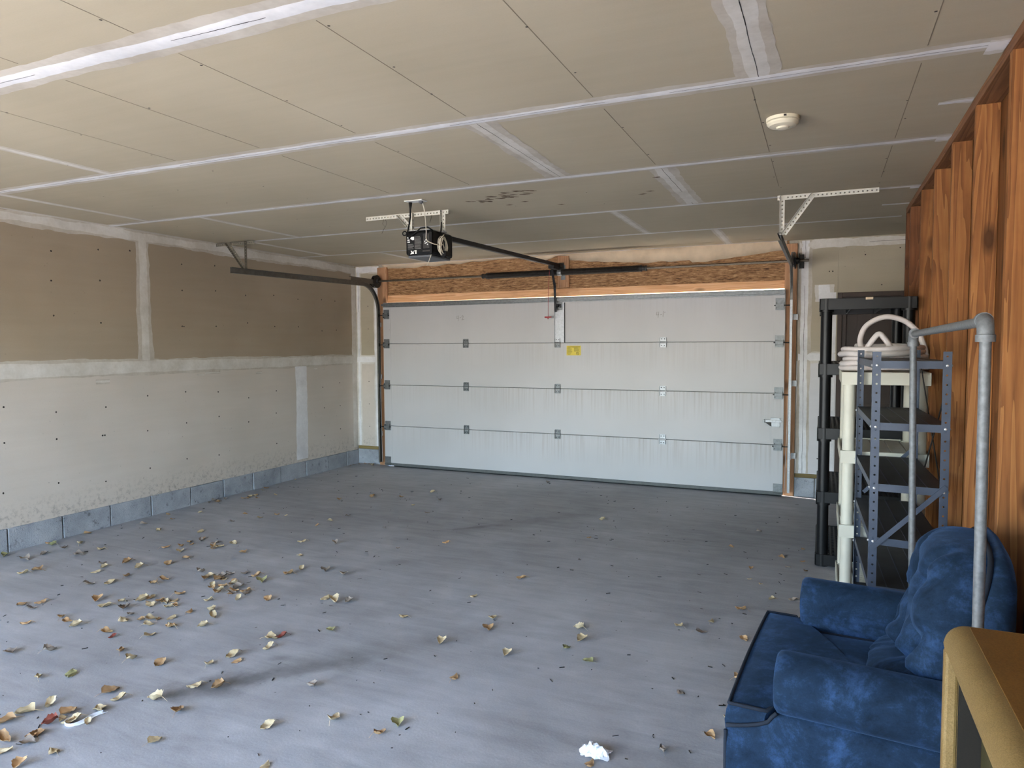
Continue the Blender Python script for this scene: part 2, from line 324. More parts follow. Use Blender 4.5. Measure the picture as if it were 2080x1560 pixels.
# ------------------------------------------------------------------ mesh building
class MB:
    def __init__(s): s.v = []; s.f = []; s.m = []; s.mi = 0
    def add(s, verts, faces):
        b = len(s.v); s.v += [tuple(p) for p in verts]
        for f in faces: s.f.append([i + b for i in f]); s.m.append(s.mi)
        return s
    def box(s, lo, hi):
        x0, y0, z0 = lo; x1, y1, z1 = hi
        return s.add([(x0, y0, z0), (x1, y0, z0), (x1, y1, z0), (x0, y1, z0), (x0, y0, z1), (x1, y0, z1), (x1, y1, z1), (x0, y1, z1)],
                     [(0, 3, 2, 1), (4, 5, 6, 7), (0, 1, 5, 4), (1, 2, 6, 5), (2, 3, 7, 6), (3, 0, 4, 7)])
    def bar(s, p0, p1, w, h, up=(0, 0, 1)):
        p0, p1 = Vector(p0), Vector(p1); d = (p1 - p0).normalized(); u = Vector(up)
        a = d.cross(u)
        if a.length < 1e-4: a = d.cross(Vector((0, 1, 0)))
        a.normalize(); b = a.cross(d).normalized(); a *= w / 2; b *= h / 2
        return s.add([p0 - a - b, p0 + a - b, p0 + a + b, p0 - a + b, p1 - a - b, p1 + a - b, p1 + a + b, p1 - a + b],
                     [(0, 1, 2, 3), (7, 6, 5, 4), (0, 4, 5, 1), (1, 5, 6, 2), (2, 6, 7, 3), (3, 7, 4, 0)])
    def tube(s, pts, r, n=8, closed=False, cap=True):
        pts = [Vector(p) for p in pts]; N = len(pts); rs = r if isinstance(r, (list, tuple)) else [r] * N
        base = len(s.v); prev = None
        for i, p in enumerate(pts):
            if closed: t = pts[(i + 1) % N] - pts[i - 1]
            else: t = pts[min(i + 1, N - 1)] - pts[max(i - 1, 0)]
            t.normalize()
            if prev is None:
                a = t.cross(Vector((0, 0, 1)))
                if a.length < 0.05: a = t.cross(Vector((0, 1, 0)))
            else: a = prev - t * prev.dot(t)
            a.normalize(); prev = a; b = t.cross(a)
            for k in range(n):
                th = 2 * math.pi * k / n; s.v.append(tuple(p + (a * math.cos(th) + b * math.sin(th)) * rs[i]))
        segs = N if closed else N - 1
        for i in range(segs):
            j = (i + 1) % N
            for k in range(n):
                k2 = (k + 1) % n
                s.f.append([base + i * n + k, base + i * n + k2, base + j * n + k2, base + j * n + k]); s.m.append(s.mi)
        if cap and not closed:
            s.f.append([base + k for k in range(n)][::-1]); s.m.append(s.mi)
            s.f.append([base + (N - 1) * n + k for k in range(n)]); s.m.append(s.mi)
        return s
    def lathe(s, o, axis, prof, n=20):
        # prof: (distance along axis, radius)
        ax = Vector(axis).normalized(); a = ax.cross(Vector((0, 0, 1)))
        if a.length < 0.05: a = ax.cross(Vector((0, 1, 0)))
        a.normalize(); b = ax.cross(a); o = Vector(o); base = len(s.v)
        for (d, r) in prof:
            for k in range(n):
                th = 2 * math.pi * k / n; s.v.append(tuple(o + ax * d + (a * math.cos(th) + b * math.sin(th)) * max(r, 1e-5)))
        for i in range(len(prof) - 1):
            for k in range(n):
                k2 = (k + 1) % n; s.f.append([base + i * n + k, base + i * n + k2, base + (i + 1) * n + k2, base + (i + 1) * n + k]); s.m.append(s.mi)
        s.f.append([base + k for k in range(n)][::-1]); s.m.append(s.mi)
        s.f.append([base + (len(prof) - 1) * n + k for k in range(n)]); s.m.append(s.mi)
        return s
    def cyl(s, p0, p1, r, n=12):
        d = Vector(p1) - Vector(p0); return s.lathe(p0, d, [(0, r), (d.length, r)], n)
    def extrude(s, poly, o, U, V, W):
        # polygon (u,v) swept along W
        o, U, V, W = Vector(o), Vector(U), Vector(V), Vector(W); n = len(poly)
        vs_ = [o + U * a + V * b for a, b in poly]; vs_ += [p + W for p in vs_]
        fs = [list(range(n))[::-1], list(range(n, 2 * n))] + [[i, (i + 1) % n, n + (i + 1) % n, n + i] for i in range(n)]
        return s.add(vs_, fs)
    def grid(s, rows, closed_u=False, closed_v=False):
        base = len(s.v); R_, C_ = len(rows), len(rows[0])
        for r in rows: s.v += [tuple(p) for p in r]
        for i in range(R_ if closed_u else R_ - 1):
            for j in range(C_ if closed_v else C_ - 1):
                i2, j2 = (i + 1) % R_, (j + 1) % C_
                s.f.append([base + i * C_ + j, base + i * C_ + j2, base + i2 * C_ + j2, base + i2 * C_ + j]); s.m.append(s.mi)
        return s
    def perf(s, o, U, V, length, width, pitch, r, n=8):
        # flat strip with real round holes, o = start on the lower edge
        o, U, V = Vector(o), Vector(U).normalized(), Vector(V).normalized(); k = max(1, round(length / pitch)); p = length / k
        for i in range(k):
            c = o + U * (p * (i + 0.5)) + V * (width / 2); outer = []; inner = []
            for j in range(n):
                th = 2 * math.pi * j / n; cx, cy = math.cos(th), math.sin(th); m_ = max(abs(cx), abs(cy))
                outer.append(c + U * (cx / m_ * p / 2) + V * (cy / m_ * width / 2)); inner.append(c + U * (cx * r) + V * (cy * r))
            b = len(s.v); s.v += [tuple(q) for q in outer + inner]
            for j in range(n):
                j2 = (j + 1) % n; s.f.append([b + j, b + j2, b + n + j2, b + n + j]); s.m.append(s.mi)
        return s
    def angle(s, p0, p1, A, B, wd=0.032, pitch=0.0285, r=0.0055):
        p0, p1 = Vector(p0), Vector(p1); U = p1 - p0
        s.perf(p0, U, A, U.length, wd, pitch, r); s.perf(p0, U, B, U.length, wd, pitch, r); return s

def link(o, parent=None):
    COL.objects.link(o)
    if parent is not None:
        o.parent = parent
        o.matrix_parent_inverse = parent.matrix_basis.inverted()
    return o

def build(name, mb, mats, parent=None, smooth=False, bevel=0.0, solid=0.0, subsurf=0, auto=None, kind=None):
    me = bpy.data.meshes.new(name); me.from_pydata(mb.v, [], mb.f); me.validate(clean_customdata=False)
    if isinstance(mats, str): mats = [mats]
    for m in mats: me.materials.append(MATS[m])
    if len(mats) > 1:
        for p, i in zip(me.polygons, mb.m): p.material_index = i
    bm = bmesh.new(); bm.from_mesh(me); bmesh.ops.recalc_face_normals(bm, faces=bm.faces); bm.to_mesh(me); bm.free()
    if smooth:
        for p in me.polygons: p.use_smooth = True
        if auto: 
            try: me.set_sharp_from_angle(angle=math.radians(auto))
            except Exception: pass
    o = bpy.data.objects.new(name, me); link(o, parent)
    if solid:
        md = o.modifiers.new('thickness', 'SOLIDIFY'); md.thickness = solid; md.offset = 0
    if bevel:
        md = o.modifiers.new('edge', 'BEVEL'); md.width = bevel; md.segments = 2; md.limit_method = 'ANGLE'
    if subsurf:
        md = o.modifiers.new('smooth', 'SUBSURF'); md.levels = subsurf; md.render_levels = subsurf
    if kind: o['kind'] = kind
    return o

def thing(name, loc, label, cat, group=None):
    o = bpy.data.objects.new(name, None); o.empty_display_size = 0.1; o.location = loc; COL.objects.link(o)
    o['label'] = label; o['category'] = cat
    if group: o['group'] = group
    return o
def struct(name, mb, mats, label=None, **kw):
    o = build(name, mb, mats, None, **kw); o['kind'] = 'structure'
    if label: o['label'] = label
    return o
def bx(lo, hi): return MB().box(lo, hi)

def wob(seed, amp):
    r = random.Random(seed); ks = [(r.uniform(2, 5), r.uniform(0, 6.28), 0.5), (r.uniform(7, 13), r.uniform(0, 6.28), 0.3), (r.uniform(18, 30), r.uniform(0, 6.28), 0.25)]
    def f(u):
        v = sum(a * math.sin(k * u + p) for k, p, a in ks)
        v += 0.5 * (mnoise.noise(Vector((u * 22, seed * 3.1, 0))) + 0.6 * mnoise.noise(Vector((u * 55, seed, 4))))
        return amp * v
    return f

def joint(o, U, V, N, L, wd, seed, parent, rag=0.012, crack=0.0, mats=('compound_thin', 'compound'), core=0.5, name='joint_compound', w_end=None, step=0.035, flush=0.0):
    """ragged band of joint compound lying on a board face: thin skim with a thicker core"""
    o, U, V, N = Vector(o), Vector(U), Vector(V), Vector(N); mb = MB(); n = max(6, int(L / step)); flush += ((seed * 0.61803) % 1) * 0.0009
    for layer, (k, h) in enumerate(((1.0, 0.0012 + flush), (core, 0.0022 + flush))):
        mb.mi = layer; a, b = wob(seed + layer * 7.7, rag if layer == 0 else rag * 0.75), wob(seed + 3.3 + layer * 5.1, rag if layer == 0 else rag * 0.75); rows = []
        for i in range(n + 1):
            u = L * i / n; ww = wd if w_end is None else wd + (w_end - wd) * i / n
            lo, hi = -ww / 2 * k + a(u), ww / 2 * k + b(u)
            z0 = 0.0002 + flush + layer * 0.001
            rows.append([o + U * u + V * (lo + (hi - lo) * t) + N * (z0 + (h - z0 if 0 < t < 1 else 0)) for t in (0, 0.25, 0.5, 0.75, 1)])
        mb.grid(rows)
    ms = list(mats)
    if crack:
        mb.mi = 2; ms.append('dark_line'); c = wob(seed + 9, 0.004); seg = []
        for i in range(n):
            u = L * i / n
            if mnoise.noise(Vector((u * 1.7, seed, 9))) > 0.25 - crack:
                p0 = o + U * u + V * c(u) + N * (0.0027 + flush); p1 = o + U * (u + L / n) + V * c(u + L / n) + N * (0.0027 + flush)
                wv = V * (0.0012 + 0.0012 * abs(mnoise.noise(Vector((u * 9, 2, seed)))))
                mb.add([p0 - wv, p1 - wv, p1 + wv, p0 + wv], [(0, 1, 2, 3)])
    return build(name, mb, ms, parent, smooth=True)

def dots(name, pts, U, V, N, r, mat_, parent):
    mb = MB(); U, V, N = Vector(U), Vector(V), Vector(N)
    for p in pts:
        p = Vector(p); k = 6
        ring = [p + N * 0.0008 + (U * math.cos(2 * math.pi * j / k) + V * math.sin(2 * math.pi * j / k)) * r * rnd.uniform(0.8, 1.15) for j in range(k)]
        mb.add([p + N * 0.0016] + ring, [(0, j + 1, (j + 1) % k + 1) for j in range(k)])
    return build(name, mb, mat_, parent, kind='stuff')

# ------------------------------------------------------------------ setting: ground, floor, roof
struct('ground', bx((-60, -70, -0.40), (60, 60, -0.06)), 'dry_ground', 'sunlit dry ground outside the garage')
struct('floor', bx((-0.75, -9.4, -0.12), (8.2, 0.30, 0.0)), 'concrete_floor', 'stained grey concrete garage floor')
struct('roof', bx((-0.9, -9.5, H + 0.06), (8.3, 0.45, H + 0.35)), 'roof_deck')

# ------------------------------------------------------------------ ceiling
ceil = struct('ceiling', bx((-0.62, -9.4, H + 0.013), (8.2, 0.25, H + 0.06)), 'plate_wood', 'unpainted drywall ceiling with taped seams')
YS = [-9.40, -8.33, -7.11, -5.89, -4.67, -3.445, -2.225, -1.00, 0.095]
XB = {0: [4.3], 1: [3.1], 2: [4.3], 3: [1.22, 4.975], 4: [0.01, 3.70], 5: [0.56, 4.32], 6: [-0.07, 3.69], 7: [0.64, 4.31]}
for k in range(8):
    xs = [-0.62] + XB[k] + [XS + 0.002]
    for a, b in zip(xs[:-1], xs[1:]):
        if k == 7 or k == 6: b2 = b if b < 5.5 else 8.2
        else: b2 = b
        build('drywall_panel', bx((a + 0.0012, YS[k] + 0.0012, H), (b2 - 0.0012, YS[k + 1] - 0.0012, H + 0.0125)), 'drywall_ceiling', ceil)
DN = (0, 0, -1)
for i, (y, wd, cr) in enumerate([(-7.11, .16, 0), (-5.89, .165, .15), (-4.67, .125, .45), (-3.445, .105, .15), (-2.225, .085, .05), (-1.00, .075, 0.05)]):
    joint((XL, y, H), (1, 0, 0), (0, 1, 0), DN, XS - XL, wd, 11 + i, ceil, 0.010 if i < 4 else 0.005, cr, ('compound_thin', 'compound_white'), 0.42)
sd_ = 31
for k in range(1, 8):
    for x in XB[k]:
        sd_ += 1; wide = 0.16 if (k, x) in ((4, 3.70), (3, 4.975), (5, 4.32)) else 0.085
        joint((x, YS[k] + 0.03, H), (0, 1, 0), (1, 0, 0), DN, YS[k + 1] - YS[k] - 0.06, wide, sd_, ceil, 0.014 if wide > .1 else 0.006, 0.55 if wide > .1 else 0.0,
              ('compound_thin', 'compound'), 0.5)
joint((XL, 0.095, H), (0, -1, 0), (1, 0, 0), DN, 7.0, 0.10, 61, ceil, 0.006, 0, ('compound_thin', 'compound'), 0.5)
# torn end patches of compound where the seams meet the right-hand top plate
for i, (y, L) in enumerate([(-4.67, .10), (-4.06, .10), (-3.445, .10), (-2.225, .09), (-1.62, .14)]):
    joint((XS - 0.005 - L * (1.3 if i in (1, 4) else 0.6), y + 0.02, H), (1, 0, 0), (0, 1, 0), DN, L * (1.3 if i in (1, 4) else 0.6), 0.05 if i in (1, 4) else 0.12, 71 + i, ceil, 0.02, 0, ('compound', 'compound_white'), 0.7, step=0.012, flush=0.003)
# pencil layout lines along the joists
lm = MB()
for x in (5.55, 4.94, 4.31, 3.70, 3.08, 2.46, 1.84, 1.21):
    for a, b in ((-7.0, -5.98), (-5.80, -4.75), (-4.58, -3.52), (-3.37, -2.6)):
        if x < 2 and a > -5: continue
        if a > -3.5 and x < 4.9: continue
        if a == -4.58 and x in (3.70,): continue
        lm.box((x - 0.0017, a, H - 0.0006), (x + 0.0017, b, H + 0.0002))
build('pencil_lines', lm, 'chalk_line', ceil, kind='stuff')
sp = []
for x in (5.55, 4.94, 4.31, 3.70, 3.08, 2.46, 1.84, 1.21, 0.6, 0.0):
    y = -6.9
    while y < -0.3:
        if min(abs(y - yy) for yy in YS) > 0.12: sp.append((x + rnd.uniform(-.02, .02), y + rnd.uniform(-.05, .05), H))
        y += rnd.uniform(0.34, 0.46)
dots('screw_heads', [p for p in sp if p[1] < -2.4], (1, 0, 0), (0, 1, 0), DN, 0.0058, 'screw_dark', ceil)
mk = MB()
for i in range(34):
    t = i / 33; x = 2.86 + 0.50 * t + rnd.uniform(-.05, .05); y = -2.99 - 0.20 * t + rnd.uniform(-.06, .07)
    a = rnd.uniform(0.2, 0.9); L, ww = rnd.uniform(.012, .045), rnd.uniform(.006, .014); c, s_ = math.cos(a), math.sin(a)
    pts = [(x + (c * u - s_ * v), y + (s_ * u + c * v), H - 0.0012) for u, v in ((-L, -ww * .4), (0, -ww), (L, -ww * .3), (L * .9, ww * .5), (0, ww), (-L * .8, ww * .5))]
    mk.add(pts, [(0, 1, 2, 3, 4, 5)])
for x, y in ((3.41, -2.65), (3.20, -2.86), (3.05, -2.8), (4.05, -2.75), (4.12, -2.82), (4.25, -3.2)):
    mk.add([(x - .03, y - .008, H - .0012), (x + .01, y - .014, H - .0012), (x + .035, y + .004, H - .0012), (x, y + .012, H - .0012)], [(0, 1, 2, 3)])
build('boot_scuffs', mk, 'boot_mark', ceil, kind='stuff')

# ------------------------------------------------------------------ left wall
wl_ = struct('wall_left', bx((XL - 0.20, -8.25, -0.05), (XL - 0.0125, 0.30, H + 0.02)), 'exterior_wall', 'left wall of taped drywall above a concrete block course')
ZB = 0.182
for (y0, y1, z0, z1, m) in [(-8.1, -3.125, 1.395, H, 'drywall_left_upper'), (-3.125, YB + .01, 1.395, H, 'drywall_left_upper'),
                            (-8.1, -4.67, ZB, 1.395, 'drywall_left_lower'), (-4.67, -1.015, ZB, 1.395, 'drywall_left_lower'), (-1.015, YB + .01, ZB, 1.395, 'drywall_left_lower')]:
    build('drywall_panel', bx((XL - 0.0125, y0 + .001, z0 + .001), (XL, y1 - .001, z1 - .001)), m, wl_)
PX = (1, 0, 0)
joint((XL, -7.0, 1.392), (0, 1, 0), (0, 0, 1), PX, 7.09, 0.165, 81, wl_, 0.010, 0.0, ('compound_thin', 'compound'), 0.72, w_end=0.135)
joint((XL, -3.12, 1.45), (0, 0, 1), (0, 1, 0), PX, H - 1.47, 0.165, 82, wl_, 0.014, 0.0, ('compound_thin', 'compound'), 0.55, w_end=0.12)
joint((XL, -1.015, 0.215), (0, 0, 1), (0, 1, 0), PX, 1.12, 0.20, 83, wl_, 0.012, 0.0, ('compound_white', 'compound_white'), 0.6)
joint((XL, -4.67, 0.215), (0, 0, 1), (0, 1, 0), PX, 1.12, 0.18, 84, wl_, 0.012, 0.0, ('compound_white', 'compound_white'), 0.6)
joint((XL, -7.0, H - 0.05), (0, 1, 0), (0, 0, 1), PX, 7.07, 0.115, 85, wl_, 0.016, 0.0, ('compound_thin', 'compound'), 0.6)
joint((XL, YB - 0.05, 0.22), (0, 0, 1), (0, 1, 0), PX, H - 0.24, 0.10, 86, wl_, 0.006, 0.0, ('compound', 'compound'), 0.5)
for i, (y, z, L, ww) in enumerate([(-3.62, 1.275, .13, .045), (-2.55, 1.29, .09, .02), (-1.75, 1.285, .09, .025), (-0.78, 1.30, .06, .03), (-0.62, 1.30, .05, .03), (-2.45, 1.31, .2, .02)]):
    joint((XL, y, z), (0, 1, 0), (0, 0, 1), PX, L, ww, 90 + i, wl_, 0.006, 0, ('compound_thin', 'compound'), 0.4, name='compound_smear', step=.012)
WS = [(-3.96, 2.352), (-3.554, 2.413), (-3.968, 2.114), (-3.547, 2.149), (-3.959, 1.832), (-3.552, 1.784), (-2.692, 2.376), (-2.285, 2.403), (-2.696, 2.123), (-2.281, 2.147), (-1.871, 2.127), (-1.444, 2.154), (-1.043, 2.133), (-0.611, 2.152), (-2.708, 1.773), (-2.688, 1.773), (-2.288, 1.783), (-1.852, 1.83), (-1.44, 1.802), (-1.045, 1.806), (-0.613, 1.766), (-3.116, 1.122), (-2.691, 1.132), (-2.286, 1.107), (-1.865, 1.016), (-1.44, 1.065), (-3.535, 1.051), (-3.971, 1.046), (-4.371, 1.12), (-2.691, 0.825), (-2.282, 0.85), (-1.874, 0.752), (-1.449, 0.811), (-3.128, 0.797), (-3.554, 0.806), (-3.575, 0.806), (-3.976, 0.824), (-4.376, 0.844), (-2.698, 0.47), (-2.296, 0.45), (-1.452, 0.459), (-3.115, 0.444), (-3.56, 0.4), (-3.974, 0.462), (-3.25, 2.44), (-4.4, 0.46), (-0.35, 2.15), (-0.33, 1.78), (-0.62, 1.06), (-0.6, .8), (-0.6, .45), (-0.28, 1.1), (-.28, .8), (-.28, .5)]
dots('screw_heads', [(XL, y, z) for y, z in WS], (0, 1, 0), (0, 0, 1), PX, 0.0085, 'screw_dark', wl_)
bj = [-4.82, -4.39, -3.962, -3.537, -3.125, -2.679, -2.259, -1.843, -1.413, -0.974, -0.56, -0.17, YB - .01]
for a, b in zip(bj[:-1], bj[1:]):
    build('concrete_block', bx((XL - 0.12, a + .005, -0.01), (XL + 0.016 + rnd.uniform(-.003, .004), b - .005, ZB + rnd.uniform(-.004, .003))), 'concrete_block', wl_, bevel=.005)
build('concrete_block', bx((XL - 0.12, -8.1, -0.01), (XL + 0.015, -4.83, ZB)), 'concrete_block', wl_, bevel=.005)

# ------------------------------------------------------------------ back wall (with the garage door)
mb = MB().box((XL - .2, YB + .0125, -.05), (-0.02, YB + .16, H + .02)).box((4.90, YB + .0125, -.05), (5.40, YB + .16, H + .02))
mb.box((-0.02, YB + .05, 2.23), (4.90, YB + .16, H + .02)).box((5.40, YB + .0125, 2.075), (6.24, YB + .16, H + .02)).box((6.24, YB + .0125, -.05), (8.2, YB + .16, H + .02))
wb = struct('wall_back', mb, 'exterior_wall', 'end wall holding the garage door with timber header and narrow drywall strips')
for (x0, x1, z0, z1, m) in [(XL, -0.125, 1.395, H, 'drywall_back'), (XL, -0.125, 0.235, 1.395, 'drywall_left_lower'),
                            (4.985, 5.36, 1.40, H, 'drywall_back'), (5.36, 6.28, 2.085, H, 'drywall_back'), (4.985, 5.36, 0.235, 1.40, 'drywall_primed'), (6.28, 8.1, 0.235, H, 'drywall_back')]:
    build('drywall_panel', bx((x0 + .001, YB, z0 + .001), (x1 - .001, YB + .0125, z1 - .001)), m, wb)
NY = (0, -1, 0)
joint((-0.45, YB, 0.24), (0, 0, 1), (1, 0, 0), NY, H - .25, 0.075, 101, wb, 0.005, 0.25, ('compound', 'compound_white'), 0.5)
joint((-0.17, YB, 0.24), (0, 0, 1), (1, 0, 0), NY, 2.1, 0.085, 102, wb, 0.008, 0.0, ('compound', 'compound_white'), 0.6)
joint((XL + .01, YB, 1.395), (1, 0, 0), (0, 0, 1), NY, 0.35, 0.12, 103, wb, 0.006, 0, ('compound', 'compound_white'), 0.6)
joint((XL + .01, YB, H - .05), (1, 0, 0), (0, 0, 1), NY, 0.36, 0.10, 104, wb, 0.012, 0, ('compound', 'compound_white'), 0.6)
joint((5.055, YB, 0.24), (0, 0, 1), (1, 0, 0), NY, H - .25, 0.125, 105, wb, 0.008, 0.5, ('compound_thin', 'compound_white'), 0.55)
joint((5.00, YB, H - .055), (1, 0, 0), (0, 0, 1), NY, 2.0, 0.085, 106, wb, 0.012, 0.2, ('compound', 'compound'), 0.6)
joint((5.00, YB, 1.44), (1, 0, 0), (0, 0, 1), NY, 0.35, 0.12, 107, wb, 0.008, 0, ('compound', 'compound_white'), 0.6)
joint((5.24, YB, 2.0), (0, 0, 1), (1, 0, 0), NY, 0.17, 0.17, 108, wb, 0.012, 0, ('compound', 'compound_white'), 0.6, step=.015)
joint((5.31, YB, 0.24), (0, 0, 1), (1, 0, 0), NY, 1.85, 0.075, 109, wb, 0.003, 0, ('compound_white', 'compound_white'), 0.6)
dots('screw_heads', [(-.3, YB, z) for z in (.5, .8, 1.1, 1.8, 2.1)] + [(5.28, YB, 2.3), (5.31, YB, 2.3), (5.2, YB, 2.0), (5.75, YB, 2.15), (5.6, YB, 2.45), (5.9, YB, 2.5), (5.2, YB, .4)], (1, 0, 0), (0, 0, 1), NY, 0.007, 'screw_dark', wb)
build('sill_plate', bx((XL + .01, YB - .005, .195), (-0.13, YB + .012, .235)), 'sill_wood', wb, bevel=.003)
build('sill_plate', bx((4.985, YB - .005, .195), (5.36, YB + .012, .235)), 'sill_wood', wb, bevel=.003)
build('concrete_block', bx((XL + .012, YB - .012, -.01), (-0.125, YB + .012, .194)), 'concrete_block', wb, bevel=.005)
build('concrete_block', bx((4.985, YB - .012, -.01), (5.175, YB + .012, .194)), 'concrete_block', wb, bevel=.005)
build('concrete_block', bx((5.182, YB - .012, -.01), (5.36, YB + .012, .194)), 'concrete_block', wb, bevel=.005)
# timber header and jambs
build('header_beam', bx((-0.02, YB + .005, 2.232), (4.90, YB + .05, H)), 'strand_lumber', wb)
hb = MB().add([(0.0, YB - .012, 2.137), (4.89, YB - .012, 2.147), (4.89, YB + .10, 2.147), (0.0, YB + .10, 2.137), (0.0, YB - .012, 2.231), (4.89, YB - .012, 2.231), (4.89, YB + .10, 2.231), (0.0, YB + .10, 2.231)],
               [(0, 3, 2, 1), (4, 5, 6, 7), (0, 1, 5, 4), (1, 2, 6, 5), (2, 3, 7, 6), (3, 0, 4, 7)])
build('head_board', hb, 'head_board_wood', wb, bevel=.003)
build('jamb_board', bx((-0.122, YB - .034, 0.0), (0.022, YB + .05, H - .035)), 'jamb_wood', wb, bevel=.003)
build('jamb_board', bx((4.862, YB - .034, 0.0), (4.982, YB + .05, H - .035)), 'jamb_wood', wb, bevel=.003)
build('center_board', bx((2.392, YB - .034, 2.245), (2.525, YB + .004, H - .025)), 'jamb_wood', wb, bevel=.003)
# torn facing paper hanging from the ceiling edge in front of the header
tp = MB(); rows = []
n = 150
for i in range(n + 1):
    x = -0.05 + 4.93 * i / n
    d = 0.035 + 0.02 * math.sin(x * 1.9 + 1) + 0.015 * mnoise.noise(Vector((x * 6, 1, 2)))
    if 1.9 < x < 2.35: d += 0.055 * math.sin((x - 1.9) / 0.45 * math.pi)
    if x > 2.5: d += 0.045 + 0.05 * max(0, math.sin((x - 2.5) * 1.35)) + (0.03 if x > 3.9 else 0)
    d = max(d, 0.015)
    rows.append([(x, YB - 0.028 - 0.006 * math.sin(x * 5), H - 0.0005), (x, YB - 0.010 + 0.008 * mnoise.noise(Vector((x * 8, 4, 0))), H - d * .5), (x, YB - 0.002 + 0.004 * mnoise.noise(Vector((x * 14, 7, 0))), H - d)])
build('torn_paper', tp.grid(rows), 'torn_paper', wb, smooth=True, solid=.0012)
joint((-0.1, YB - .03, H), (1, 0, 0), (0, 1, 0), DN, 4.98, 0.06, 111, ceil, 0.005, 0.1, ('compound', 'compound_white'), 0.5)

# ------------------------------------------------------------------ right-hand stud partition
YE = -1.34
wr = struct('wall_right', bx((XS + .117, -9.4, 0.0), (XS + .20, YE - .0, H)), 'exterior_wall', 'open stud partition of orange softwood on the right')
build('top_plate', bx((XS, -9.4, H - .043), (XS + .09, YE, H + .0)), 'plate_wood', wr, bevel=.002)
build('sill_plate', bx((XS, -9.4, 0.0), (XS + .09, YE, .038)), 'stud_wood_dark', wr, bevel=.002)
k = 0
for y in [-9.0, -8.37, -7.76, -7.15, -6.54, -5.93, -5.32, -4.71, -4.09, -3.485, -2.88, -2.285, -1.665]:
    build('stud', bx((XS + rnd.uniform(0, .002), y, .038), (XS + .09, y + .038, H - .043)), 'stud_wood' if y < -2.0 else 'stud_wood_dark', wr, bevel=.002)
build('stud', bx((XS, YE - .038, .038), (XS + .09, YE, H - .043)), 'stud_wood_dark', wr, bevel=.002)
y = -9.4
while y < YE - .02:
    wd = min(rnd.uniform(.21, .27), YE - y)
    build('sheathing_board', bx((XS + .091, y + .002, .01), (XS + .112, y + wd - .002, H - .01)), 'board_wood' if y < -1.9 else 'stud_wood_dark', wr, bevel=.002)
    y += wd
# passage beyond the partition and the walls out of view behind the camera
struct('wall_passage', bx((8.1, YE - .2, -.05), (8.25, .25, H + .02)), 'drywall_back')
struct('wall_passage_side', bx((XS + .21, YE - .15, 0.0), (8.1, YE - .02, H)), 'drywall_back')
YF = -8.1
mb = MB().box((XL - .2, YF - .15, -.05), (-0.35, YF, H + .02)).box((3.55, YF - .15, -.05), (3.75, YF, H + .02)).box((-0.35, YF - .15, 2.30), (3.55, YF, H + .02))
struct('wall_front', mb, 'drywall_back', 'front wall with the open bay beside the photographer')
struct('wall_front_return', bx((3.60, -9.4, -.05), (3.75, YF - .15, H + .02)), 'drywall_back')
mb = MB().box((3.75, -9.5, -.05), (3.95, -9.38, H + .02)).box((5.65, -9.5, -.05), (6.1, -9.38, H + .02)).box((3.95, -9.5, 2.2), (5.65, -9.38, H + .02))  # unseen doorway added to brighten the right side of the room
struct('wall_front_bay', mb, 'drywall_back', 'unseen wall behind the photographer, doorway added for light')

# man door in the back wall
d2 = struct('door_2', bx((5.44, YB + .03, 0.012), (6.20, YB + .075, 2.035)), 'door_brown', 'dark brown side door half hidden behind the shelving')
build('door_frame', MB().box((5.36, YB - .012, 0), (5.402, YB + .12, 2.085)).box((6.235, YB - .012, 0), (6.28, YB + .12, 2.085)).box((5.402, YB - .012, 2.04), (6.235, YB + .12, 2.085)), 'frame_brown', d2, bevel=.003)
build('door_stop', MB().box((5.4025, YB + .005, 0.01), (5.4395, YB + .1, 2.0395)).box((5.4395, YB + .005, 2.036), (6.2, YB + .1, 2.0395)), 'door_brown', d2)
for x0, x1, z0, z1 in ((5.54, 6.10, 1.15, 1.93), (5.54, 6.10, 0.2, 0.98)):
    build('door_panel', MB().box((x0, YB + .026, z0), (x1, YB + .031, z1)), 'door_brown', d2, bevel=.004)
build('door_knob', MB().lathe((5.51, YB + .03, 1.0), NY, [(0, .028), (.008, .028), (.012, .012), (.035, .012), (.042, .026), (.062, .026), (.07, .012)], 16), 'zinc_bright', d2, smooth=True)

# ------------------------------------------------------------------ garage door
SH = DH / 4
d1 = struct('door_1', bx((0.004, 0.046, 0.05), (DW - .004, 0.052, DH - .004)), 'galvanized', 'closed white four-section garage door seen from inside')
for k in range(4):
    z0 = k * SH + (0.045 if k == 0 else 0.0022); z1 = (k + 1) * SH - 0.0022
    build('door_section', bx((0.002, 0.0, z0), (DW - .002, 0.045, z1)), 'door_white', d1, bevel=.004)
for k in range(4):   # end stiles, slightly proud
    z0 = k * SH + (0.05 if k == 0 else 0.006); z1 = (k + 1) * SH - 0.006
    for x0, x1 in ((0.004, 0.118), (DW - .118, DW - .004)):
        build('end_stile', bx((x0, -.0022, z0), (x1, .001, z1)), 'door_white', d1, bevel=.001)
st = [(-.0, .0), (-.012, .0), (-.012, .014), (-.052, .014), (-.052, .040), (-.012, .040), (-.012, .054), (0, .054), (0, .052), (-.010, .052), (-.010, .038), (-.050, .038), (-.050, .016), (-.010, .016), (-.010, .002), (0, .002)]
build('top_strut', MB().extrude([(a - .001, b) for a, b in st], (0.01, 0, DH - .062), (0, 1, 0), (0, 0, 1), (DW - .02, 0, 0)), 'galvanized', d1)
build('bottom_retainer', bx((0.002, -.006, .012), (DW - .002, .05, .046)), 'seal_grey', d1, bevel=.002)
build('bottom_seal', MB().tube([(0.13, .02, .012), (DW - .01, .02, .012)], .012, 8), 'seal_rubber', d1, smooth=True)

